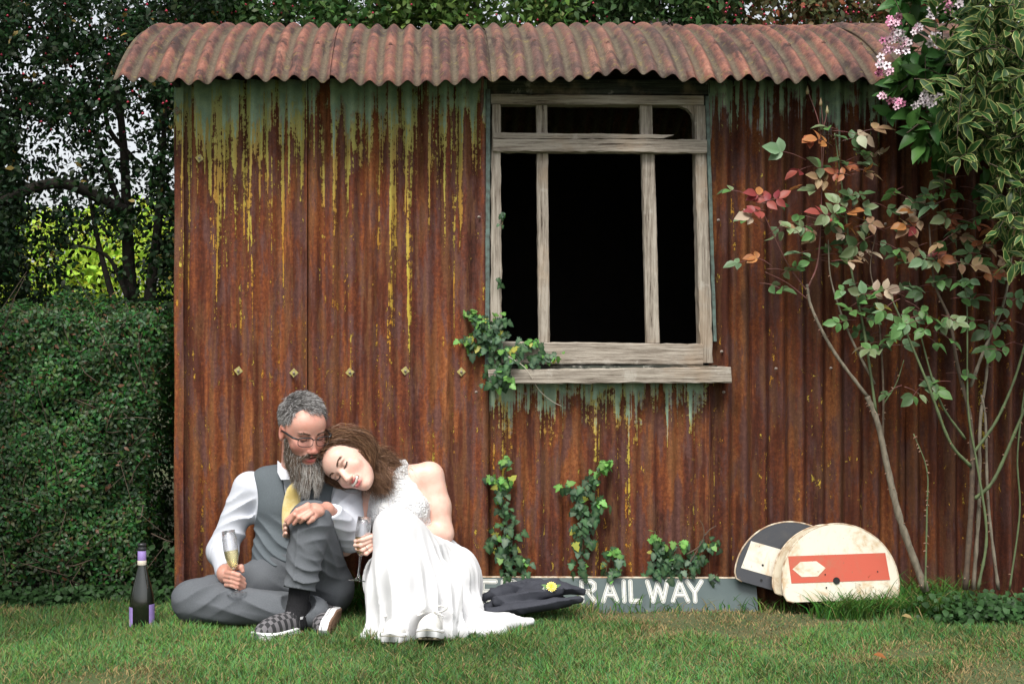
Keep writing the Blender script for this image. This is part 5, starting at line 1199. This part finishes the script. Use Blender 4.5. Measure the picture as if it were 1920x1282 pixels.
canes(r2, [([(1810,1105,-.25),(1822,929,-.25),(1820,794,-.25),(1795,683,-.26),(1781,601,-.26),(1752,528,-.27),(1742,420,-.27)], .0115, .003, TWIG, 16), ([(1820,874,-.26),(1781,828,-.28),(1742,726,-.3),(1694,610,-.3),(1672,560,-.3)], .007, .003, GREENST, 6),
  ([(1810,823,-.25),(1762,750,-.27),(1728,635,-.28),(1722,600,-.28)], .005, .002, GREENST, 4), ([(1825,850,-.25),(1868,789,-.27),(1902,712,-.28),(1926,630,-.3)], .0065, .004, GREENST, 5), ([(1828,935,-.25),(1863,900,-.28),(1902,813,-.3),(1928,750,-.32)], .0075, .005, GREENST, 5),
  ([(1820,725,-.25),(1844,659,-.25),(1878,581,-.26),(1894,504,-.26),(1898,440,-.26)], .007, .003, BARK, 4), ([(1825,1105,-.22),(1836,944,-.22),(1838,794,-.22),(1850,700,-.2),(1855,600,-.2)], .0085, .004, BARK, 8), ([(1872,1105,-.22),(1853,944,-.22),(1848,789,-.22),(1840,740,-.22)], .0065, .004, BARK, 14),
  ([(1834,1105,-.28),(1850,1000,-.28),(1832,870,-.27),(1815,760,-.27),(1812,560,-.27),(1790,480,-.28)], .006, .002, GREENST, 6), ([(1893,1105,-.2),(1912,960,-.2),(1908,850,-.2),(1925,700,-.2)], .004, .003, GREENST, 2), ([(1735,1100,-.24),(1738,963,-.24),(1738,881,-.24),(1713,813,-.24)], .0045, .0022, GREENST, 26)][:10])
spots = []
for (px, py, k) in [(1745,400,'r'),(1755,420,'r'),(1735,430,'r'),(1770,430,'r'),(1785,410,'r'),(1790,435,'q'),(1745,455,'r'),(1715,480,'r'),(1730,490,'q'),(1770,450,'q'),(1720,370,'d'),(1745,350,'l'),(1700,350,'l'),(1800,350,'g'),(1815,330,'q'),(1790,370,'g'),(1830,380,'g'),(1760,380,'q'),(1780,490,'q'),(1800,480,'d'),(1840,470,'d'),(1870,430,'r'),(1880,440,'r'),(1900,430,'r'),(1860,480,'d'),(1890,500,'r'),(1820,510,'r'),(1790,520,'g'),(1690,560,'g'),(1680,600,'g'),(1720,590,'l'),(1735,600,'g'),(1700,610,'l'),(1745,620,'l'),(1670,545,'g'),(1760,590,'g'),(1780,560,'d'),(1840,530,'d'),(1870,560,'d'),(1900,560,'d'),(1890,600,'d'),(1850,600,'d'),(1720,710,'d'),(1700,725,'g'),(1780,715,'d'),(1905,640,'d'),(1880,660,'d'),(1820,450,'q'),(1755,490,'r'),(1830,410,'g'),(1850,400,'d'),(1900,480,'q')]:
    pal = {'g': ROSE_G, 'r': ROSE_R, 'q': [ROSE_R[3], ROSE_P[1], ROSE_G[2]], 'l': [ROSE_G[1]], 'd': [ROSE_G[3], ROSE_G[1]]}[k]
    spots.append((px+random.uniform(-6,6), py, -.27+random.uniform(-.07,.05), random.choice((-1,1))*random.uniform(.5,1), random.uniform(-.4,.4), pal, random.uniform(.045,.065), random.choice((3,5))))
rose_foliage(r2, spots)
r3 = thing('rose_sucker', W(1737,1105,-.24), 'single thin thorny rose shoot beside the leaning rose trunk', 'rose shoot')
canes(r3, [([(1735,1104,-.24),(1738,963,-.24),(1738,881,-.24),(1713,813,-.24)], .0042, .0018, GREENST, 34)])
# ================================================================ flowering shrub and variegated shrub overhead
def shrub(root, regions, pal, size, y0, y1, origin, per=8):
    lv, tips = [], []
    for (cx, cy, sx, sy, n) in regions:
        for k in range(n):
            px, py = cx + random.uniform(-sx, sx), cy + random.uniform(-sy, sy); y = random.uniform(y0, y1); tip = W(px, py, y)
            d = Vector((random.gauss(-.55,.45), random.gauss(-.25,.35), random.gauss(-.15,.45))).normalized(); Lt = random.uniform(.10,.2)
            P = spline([tip - d*Lt + Vector((0,0,-.02)), tip - d*Lt*.5 + Vector((0,0,.012)), tip], 9); mk('twig', *tube(P, np.linspace(.0022,.0009,9), 4), TWIG, root); tips.append((tip, d))
            for i in range(per):
                q = Vector(P[min(8, 1+i)]); ax = jit((0,0,0),1); s = (ax - d*ax.dot(d)).normalized()
                lv.append((random.choice(pal), leafM(q, s*.95 + d*.55 + Vector((0,-.1,random.uniform(-.35,.25))), jit((-.1,-.7,.7),.45), size*random.uniform(.65,1.2))))
    return lv, tips
fs = thing('flowering_shrub', (WX(1960,-.45), -.45, 0), 'green leaved shrub with clusters of pink trumpet flowers by the roof end', 'shrub')
WOODY = simple('shrub_branch', (.13,.10,.07), (.08,.06,.045), .85, 50, .6)
for pts in ([(1990,1130,-.45),(1970,800,-.45),(1930,400,-.42),(1800,120,-.4),(1720,40,-.36)], [(1930,400,-.42),(1830,260,-.38),(1740,230,-.33),(1700,250,-.3)], [(1800,120,-.4),(1740,130,-.34),(1690,170,-.3)]):
    mk('branch', *tube(spline([W(*p) for p in pts], 20), np.linspace(.012 if len(pts) > 4 else .006,.003,20), 6), WOODY, fs)
lv, tips = shrub(fs, [(1710,60,25,60,9),(1715,170,40,50,11),(1740,255,45,40,9),(1700,130,30,25,4),(1790,290,50,30,6),(1760,-20,60,25,6)], WEI, .082, -.42, -.22, None)
add_leaves(fs, lv)
PINK = [simple('pink_petals', (.62,.33,.42), (.68,.45,.54), .55, 60), simple('pale_pink_petals', (.70,.58,.63), (.72,.66,.70), .55, 60), simple('deep_pink_petals', (.52,.14,.28), (.60,.22,.36), .55, 60)]
def flowermesh(mat):
    V = [(0,0,-.8),(0,0,0)]; F = []
    ring0 = [(.14*math.cos(R(a)), .14*math.sin(R(a)), -.75) for a in range(0,360,72)]; ring1 = [(.30*math.cos(R(a)), .30*math.sin(R(a)), -.1) for a in range(0,360,72)]
    V = ring0 + ring1; F = [[i,(i+1)%5,5+(i+1)%5,5+i] for i in range(5)]
    for i in range(5):
        a = R(72*i+36); n = len(V); dx, dy = math.cos(a), math.sin(a); V += [(dx*.62-dy*.25, dy*.62+dx*.25, .08), (dx*.85, dy*.85, .0), (dx*.62+dy*.25, dy*.62-dx*.25, .08)]; F.append([5+i, n+2, n+1, n, 5+(i+1)%5])
    o = mk('flower', V, F, mat, None, True); me = o.data; bpy.data.objects.remove(o); return me
FLW = [flowermesh(m_) for m_ in PINK]
for (cx, cy, n, s, pal) in [(1680,40,14,14,(0,2)),(1675,70,9,12,(0,0,1)),(1665,92,6,10,(0,2)),(1690,80,9,14,(1,1,0)),(1695,95,8,12,(1,0)),(1655,120,7,9,(0,1)),(1648,138,4,6,(2,)),(1745,75,6,10,(1,0)),(1760,80,5,8,(1,)),(1735,190,11,14,(1,1)),(1750,185,7,10,(1,)),(1682,195,9,10,(2,0)),(1720,50,7,12,(0,1)),(1747,25,6,10,(1,)),(1775,12,7,10,(0,2)),(1800,10,6,10,(1,1)),(1665,130,4,8,(0,)),(1815,130,4,8,(1,0)),(1900,8,9,14,(0,2)),(1655,180,3,6,(0,))]:
    for k in range(n):
        d = jit((-.3,-1,-.1),.5)
        inst('flower', FLW[random.choice(pal)], fs, Matrix.Translation(W(cx+random.gauss(0,s*.6), cy+random.gauss(0,s*.6), -.46+random.uniform(-.04,.02))) @ ortho(d).to_4x4() @ Matrix.Scale(random.uniform(.014,.022), 4))
vs = thing('variegated_shrub', (WX(2000,-.6), -.6, 0), 'large shrub with cream edged green leaves overhanging the shed', 'shrub')
for pts in ([(2010,1130,-.6),(1990,800,-.6),(1950,400,-.55),(1860,150,-.5),(1800,60,-.45)], [(1950,420,-.55),(1900,300,-.5),(1830,240,-.5)], [(1975,600,-.6),(1930,460,-.55),(1890,420,-.5)], [(1860,150,-.5),(1900,60,-.5),(1930,-40,-.5)]):
    mk('branch', *tube(spline([W(*p) for p in pts], 20), np.linspace(.013 if len(pts) > 4 else .006,.003,20), 6), WOODY, vs)
lv, tips = shrub(vs, [(1840,60,90,70,38),(1850,160,85,60,40),(1850,250,75,50,28),(1905,300,45,60,12),(1890,400,30,60,9),(1900,470,25,30,4),(1940,150,60,180,22),(1800,-30,110,30,12)], VAR, .070, -.72, -.36, None, 10)
lv2, _ = shrub(vs, [(1870,120,110,120,34),(1900,300,60,110,16)], [WEI[2]], .09, -.35, -.12, None, 9)
add_leaves(vs, lv, 298); bake('inner_foliage', lv2, vs)
# ================================================================ hedge, trees and bushes behind
def cloud(P, N, size, col, rg, T=None, asp=.5):
    n = len(P); t = rg.normal(size=(n,3)) if T is None else T; t -= N*(t*N).sum(1)[:,None]; t /= np.linalg.norm(t,axis=1)[:,None]; s = np.cross(N, t)
    sz = np.asarray(size).reshape(-1,1); hw = sz*asp*.5
    V = np.stack([P, P+t*sz*.35-s*hw+N*sz*.06, P+t*sz*.35+s*hw+N*sz*.06, P+t*sz*.75-s*hw*.6, P+t*sz*.75+s*hw*.6, P+t*sz-N*sz*.12],1).reshape(-1,3); b = (np.arange(n)*6)[:,None]
    tri = np.concatenate([b+np.array([[0,2,1]]), b+np.array([[1,2,4]]), b+np.array([[1,4,3]]), b+np.array([[3,4,5]])]); return V, tri, np.repeat(col, 6, 0)
def unit(a): return a/np.linalg.norm(a,axis=1)[:,None]
rg = np.random.default_rng(21)
HL = leafmat('hedge_leaves', .12, .42, 0, 0, .28)
hx0, hx1, hy0, hy1, hz = WX(-260,.1), WX(300,.1), -.06, .95, WZ(588,.1)
hedge = thing('box_hedge', ((hx0+hx1)/2, .45, 0), 'clipped dark green hedge standing left of the shed', 'hedge')
n = 74000; side_ = rg.random(n); P = np.empty((n,3)); N = np.empty((n,3))
x = hx0+(hx1-hx0)*rg.random(n); z = hz*rg.random(n)**.85; y = np.full(n, hy0)
P[:] = np.stack([x,y,z],1); N[:] = (0,-1,.25)
tp = side_ < .24; P[tp] = np.stack([x[tp], hy0+(hy1-hy0)*rg.random(tp.sum()), np.full(tp.sum(), hz)],1); N[tp] = (0,-.2,1)
rt = side_ > .84; P[rt] = np.stack([np.full(rt.sum(), hx1), hy0+(hy1-hy0)*rg.random(rt.sum()), z[rt]],1); N[rt] = (1,-.3,.2)
# round the shoulders, bulge and hollow the face
cx_ = np.clip(P[:,0], hx0, hx1-.16); cz_ = np.clip(P[:,2], 0, hz-.12); cy_ = np.clip(P[:,1], hy0+.12, hy1); C = np.stack([cx_,cy_,cz_],1); dd = P-C; rad = np.linalg.norm(dd,axis=1)+1e-6
P = C + dd/rad[:,None]*np.minimum(rad, .14)[:,None]; bul = .065*pnoise(P[:,0],P[:,1],P[:,2],7,31)+.045*pnoise(P[:,0],P[:,1],P[:,2],19,32)
P += unit(dd+N*.05)*bul[:,None]; P += unit(N)*(-.11*rg.random(n)**2.2)[:,None]; P[:,1] += .16*np.clip((.30-P[:,2])/.3,0,1)**1.5 + .25*np.clip((P[:,0]-WX(215,0))/.25,0,1)**1.5
hol = pnoise(P[:,0],P[:,1]*.3,P[:,2],11,35); keep = (rg.random(n) > np.clip((hol-.25)*1.3,0,.9)*(~tp)) & (rg.random(n) > .55*np.clip((.35-P[:,2])/.35,0,1))
P, N = P[keep], N[keep]; n = len(P); N = unit(N + rg.normal(0,.45,(n,3)))
col = np.stack([.020+.034*rg.random(n)**2, .052+.075*rg.random(n)**2, .014+.012*rg.random(n)],1)*(1+.35*pnoise(P[:,0],P[:,1],P[:,2],13,36))[:,None]
br_ = rg.random(n) < .03; col[br_] = np.array([.13,.06,.03])
V, T_, c = cloud(P, N, .014+.016*rg.random(n), col, rg); mk('foliage', V, T_, HL, hedge, True, c)['kind'] = 'stuff'
DARK = simple('hedge_shade_core', (.018,.014,.009), (.008,.008,.005), .95, 30, .8, .02)  # solid near-black core stands for the twig mass and shade inside the hedge
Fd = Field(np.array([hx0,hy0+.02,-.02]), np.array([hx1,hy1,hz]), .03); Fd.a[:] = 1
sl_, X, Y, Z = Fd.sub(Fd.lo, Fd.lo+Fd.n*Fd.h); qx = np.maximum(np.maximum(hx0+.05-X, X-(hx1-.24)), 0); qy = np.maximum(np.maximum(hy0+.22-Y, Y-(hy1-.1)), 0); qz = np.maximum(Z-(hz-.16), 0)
Fd.a = (np.sqrt(qx**2+qy**2+qz**2) - .06 + .03*pnoise(X,Y,Z,14,3)).astype(f4); mk('shade_core', *Fd.mesh(0), DARK, hedge)['kind'] = 'stuff'
ps = []
for k in range(130):
    b = Vector((random.uniform(hx0,hx1), hy0+.05+random.uniform(-.03,.1), random.uniform(.05,hz-.05))); ps.append(tube(spline([b, b+jit((0,-.04,.05),.05), b+jit((0,-.05,.10),.07)],5), np.linspace(.003,.001,5), 4))
mk('twigs', *join(ps), TWIG, hedge)['kind'] = 'stuff'
BARKD = simple('dark_tree_bark', (.030,.024,.018), (.016,.013,.010), .95, 25, .8, .01)
TL = leafmat('tree_leaves', .22, .5, 0)
def tree(name, label, base, stems, pts, sizes, cols, berries=None, group=None, nor=(0,-.5,.6)):
    t = thing(name, base, label, 'tree' if 'tree' in name else 'bush', group)
    o = None
    for (s, r0, r1_) in stems:
        P = spline(s, 16); q = mk('trunk' if o is None else 'limb', *tube(P, np.linspace(r0, r1_, 16), 7), BARKD, t if o is None else o); o = o or q
    n = len(pts); N = unit(np.array(nor)+rg.normal(0,.75,(n,3))); Tt = rg.normal(0,.6,(n,3))+np.array([0,0,-.5]); V, Tq, c = cloud(pts, N, sizes, cols, rg, Tt, .52)
    mk('crown', V, Tq, TL, t, True, c)['kind'] = 'stuff'
    if berries is not None and len(berries):
        m_ = len(berries); ov = np.array([(1,0,0),(-1,0,0),(0,1,0),(0,-1,0),(0,0,1),(0,0,-1)])*.0085; of = np.array([[0,2,4],[2,1,4],[1,3,4],[3,0,4],[2,0,5],[1,2,5],[3,1,5],[0,3,5]])
        mk('berries', (berries[:,None,:]+ov[None]).reshape(-1,3), (np.arange(m_)*6)[:,None,None].repeat(8,1).reshape(-1,1)+np.tile(of,(m_,1)), BERRY, t)['kind'] = 'stuff'
    return t
BERRY = simple('red_berries', (.40,.03,.05), (.30,.02,.06), .35, 40)
def pxpts(n, x0, x1, y0, y1, d0, d1, prob=None, clump=0.0, nc=60):
    a = rg.random(n*3)*(x1-x0)+x0; b = rg.random(n*3)*(y1-y0)+y0
    if clump: 
        ca = rg.random(nc)*(x1-x0)+x0; cb = rg.random(nc)*(y1-y0)+y0; i = rg.integers(0,nc,n*3); m_ = rg.random(n*3) < .7
        a = np.where(m_, ca[i]+rg.normal(0,clump,n*3), a); b = np.where(m_, cb[i]+rg.normal(0,clump*.8,n*3), b)
    d = d0+(d1-d0)*rg.random(n*3); k = np.ones(n*3,bool) if prob is None else rg.random(n*3) < prob(a,b)
    a, b, d = a[k][:n], b[k][:n], d[k][:n]; s = (d-CAMY)/FPX; return np.stack([(a-800)*s, d, CAMZ-(b-641)*s],1)
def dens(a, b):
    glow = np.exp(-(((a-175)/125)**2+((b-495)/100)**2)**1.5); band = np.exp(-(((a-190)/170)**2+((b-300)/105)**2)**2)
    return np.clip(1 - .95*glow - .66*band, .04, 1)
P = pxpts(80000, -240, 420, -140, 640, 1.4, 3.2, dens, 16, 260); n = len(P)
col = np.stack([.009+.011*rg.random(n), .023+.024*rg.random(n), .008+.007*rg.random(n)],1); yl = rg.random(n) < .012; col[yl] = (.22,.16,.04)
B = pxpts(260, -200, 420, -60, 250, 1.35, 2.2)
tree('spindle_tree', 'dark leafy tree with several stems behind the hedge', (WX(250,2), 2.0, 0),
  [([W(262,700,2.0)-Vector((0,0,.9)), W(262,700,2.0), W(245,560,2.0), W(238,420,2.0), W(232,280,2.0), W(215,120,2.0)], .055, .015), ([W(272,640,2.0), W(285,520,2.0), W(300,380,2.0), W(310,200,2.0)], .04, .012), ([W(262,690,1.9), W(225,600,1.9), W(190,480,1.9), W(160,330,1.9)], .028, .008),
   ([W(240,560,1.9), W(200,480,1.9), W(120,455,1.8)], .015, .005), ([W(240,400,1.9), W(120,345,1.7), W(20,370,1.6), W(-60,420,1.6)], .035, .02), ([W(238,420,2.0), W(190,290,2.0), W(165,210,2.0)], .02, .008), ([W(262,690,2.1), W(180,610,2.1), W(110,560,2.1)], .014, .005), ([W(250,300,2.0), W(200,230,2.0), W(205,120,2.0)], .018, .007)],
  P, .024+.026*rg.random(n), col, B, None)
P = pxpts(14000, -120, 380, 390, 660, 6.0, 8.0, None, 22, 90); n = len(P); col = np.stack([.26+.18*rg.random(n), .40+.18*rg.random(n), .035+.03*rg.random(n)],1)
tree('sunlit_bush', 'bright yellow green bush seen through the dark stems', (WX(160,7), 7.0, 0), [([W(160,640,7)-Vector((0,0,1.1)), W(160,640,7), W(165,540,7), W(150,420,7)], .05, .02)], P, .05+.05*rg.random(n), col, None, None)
bush = [('fruiting_bush','mixed green bush with red berries showing above the roof', 330, 720, 5200, (.035,.085,.022), (.05,.07,.02), 150), ('fruiting_bush','lighter yellow green bush rising above the middle of the roof', 680, 1080, 6500, (.06,.115,.025), (.06,.08,.02), 70),
        ('fruiting_bush','dark bush with drooping leaves above the window', 1040, 1400, 6000, (.028,.062,.018), (.03,.04,.01), 110), ('fruiting_bush','reddish bush with many berries above the roof beside the flowering shrub', 1360, 1800, 5600, (.06,.075,.026), (.09,.02,.02), 320)]
for (nm, lb, xa, xb, n_, c0, cv, nb) in bush:
    P = pxpts(int(n_*2.8), xa, xb, -110, 165, 2.5, 3.9, None, 17, 75); n = len(P); col = np.array(c0)+np.array(cv)*rg.random((n,1))*rg.random((n,3)); 
    if xa > 1300: rr_ = rg.random(n) < .14; col[rr_] = np.array([.22,.07,.035])
    xm = (xa+xb)/2; st = [([Vector((WX(xm,3.2),3.2,0)), W(xm,260,3.2), W(xm+15,60,3.2), W(xm+5,-80,3.2)], .05, .012)] + [([W(xm,260,3.2), W(xm+dx,100,3.1), W(xm+dx*1.5,-40,3.0)], .025, .006) for dx in (-90,90,-40)]
    tree(nm, lb, (WX(xm,3.2),3.2,0), st, P, .034+.034*rg.random(n), col, pxpts(nb, xa, xb, -60, 120, 2.4, 2.9), 'bushes behind the shed')
# ================================================================ ground cover and small debris
def cover(name, label, spots, tone):
    Ps = []
    for (px, y, n, sp, h) in spots: Ps.append(np.stack([WX(px,y)+rg.normal(0,sp,n), y+rg.normal(0,sp*.6,n), .01+h*rg.random(n)**1.5],1))
    P = np.concatenate(Ps); P[:,1] = np.minimum(P[:,1], 1.0); n = len(P); N = unit(np.array([0,-.6,.8])+rg.normal(0,.4,(n,3)))
    col = np.array(tone)*(.6+.8*rg.random((n,1))); V, T_, c = cloud(P, N, .018+.02*rg.random(n), col, rg, None, .8); tag(mk(name, V, T_, LEAFJ, None, True, c), label, 'ground cover', None, 'stuff')
cover('ground_cover', 'low dark leafy weeds under the roses', [(x, -.22-.1*random.random(), 110, .10, .09) for x in range(1800, 1990, 25)] + [(1700,-.2,12,.08,.05)], (.03,.075,.022))
cover('ground_cover', 'low dark leafy weeds between hedge and shed', [(x, -.0, 70, .06, .07) for x in range(-40, 330, 25)] + [(305, .15, 260, .09, .25), (315, .5, 200, .1, .5)], (.03,.07,.022))
STR = simple('pale_string', (.62,.57,.48), (.5,.45,.36), .8, 80)
tag(mk('string', *tube(spline([W(953,668,-.10), W(985,690,-.105), W(1010,730,-.06), W(1035,752,-.035), W(1053,761,-.025)], 18), .0014, 5), STR), 'pale thin string dangling over the window sill', 'string')
DEAD = simple('dead_leaf', (.055,.045,.042), (.03,.024,.022), .85, 60, .5)
for (px, th, nn) in [(1252, -.30, 9),(1240,-.16,5),(1300,-.05,4),(1440,-.03,5),(1480,-.04,4),(1520,-.02,4),(1585,-.1,5),(1618,-.16,4)]:
    ps = []
    for k in range(nn):
        tt = th+random.gauss(0,.014); b = Vector((WX(px+random.gauss(0,7), .4), RCY+(RR+.016)*math.sin(tt), RCZ+(RR+.016)*math.cos(tt))); d = jit((0,0,.1),.6).normalized(); s_ = jit((0,0,.4),.6).cross(d).normalized(); L_ = random.uniform(.022,.04)
        ps.append(([b, b+d*L_*.4+s_*L_*.35+Vector((0,0,.006)), b+d*L_, b+d*L_*.5-s_*L_*.35+Vector((0,0,.010))], [[0,1,2],[0,2,3]]))
    tag(mk('dead_leaves', *join(ps), DEAD, None, False), 'withered dark leaf scraps lying on the rusty roof', 'dead leaves', 'dead leaves on the roof')

# unseen tree added left of the hedge so its crown darkens that side
m_ = 9000; cc = np.stack([-3.6+1.45*rg.random(40), -2.5+3.2*rg.random(40), 2.65+.8*rg.random(40)],1)
P = cc[rg.integers(0,40,m_)]+rg.normal(0,.17,(m_,3)); P[:,2] = np.maximum(P[:,2], 2.45)
col = np.stack([.015+.02*rg.random(m_), .035+.035*rg.random(m_), .012+.012*rg.random(m_)],1)
tree('added_shade_tree', 'added unseen tree with a broad crown to darken the hedge', (-3.3,-.6,0), [([(-3.3,-.6,-.05),(-3.25,-.6,1.2),(-3.1,-.7,2.3),(-2.9,-.8,3.1)], .11, .04), ([(-3.1,-.7,2.2),(-2.7,-1.4,2.7),(-2.4,-1.9,3.0)], .04, .012), ([(-3.1,-.7,2.2),(-2.8,.0,2.8),(-2.5,.5,3.1)], .04, .012)], P, .05+.04*rg.random(m_), col, None, None, (0,0,1))

FL = [leafmesh('fallen', RROWS, (-1,0,1), lambda t, e, c=c: c, .5, .3) for c in ((.30,.13,.04),(.24,.17,.08),(.16,.09,.045))]
for k_, (px, y, lb) in enumerate([(1637,-1.0,'orange fallen leaf on the lawn before the discs'),(1690,-.33,'curled pale dead leaf at the foot of the roses')]):
    o = bpy.data.objects.new('fallen_leaf', FL[k_ % 3]); COL.objects.link(o); o.matrix_world = leafM(Vector((WX(px,y), y, .03)), (.8,-.5,.05), (0.1,-.35,1), .045)
    tag(o, lb or 'small brown fallen leaf lying in the open lawn', 'leaf', 'fallen leaves on the lawn')
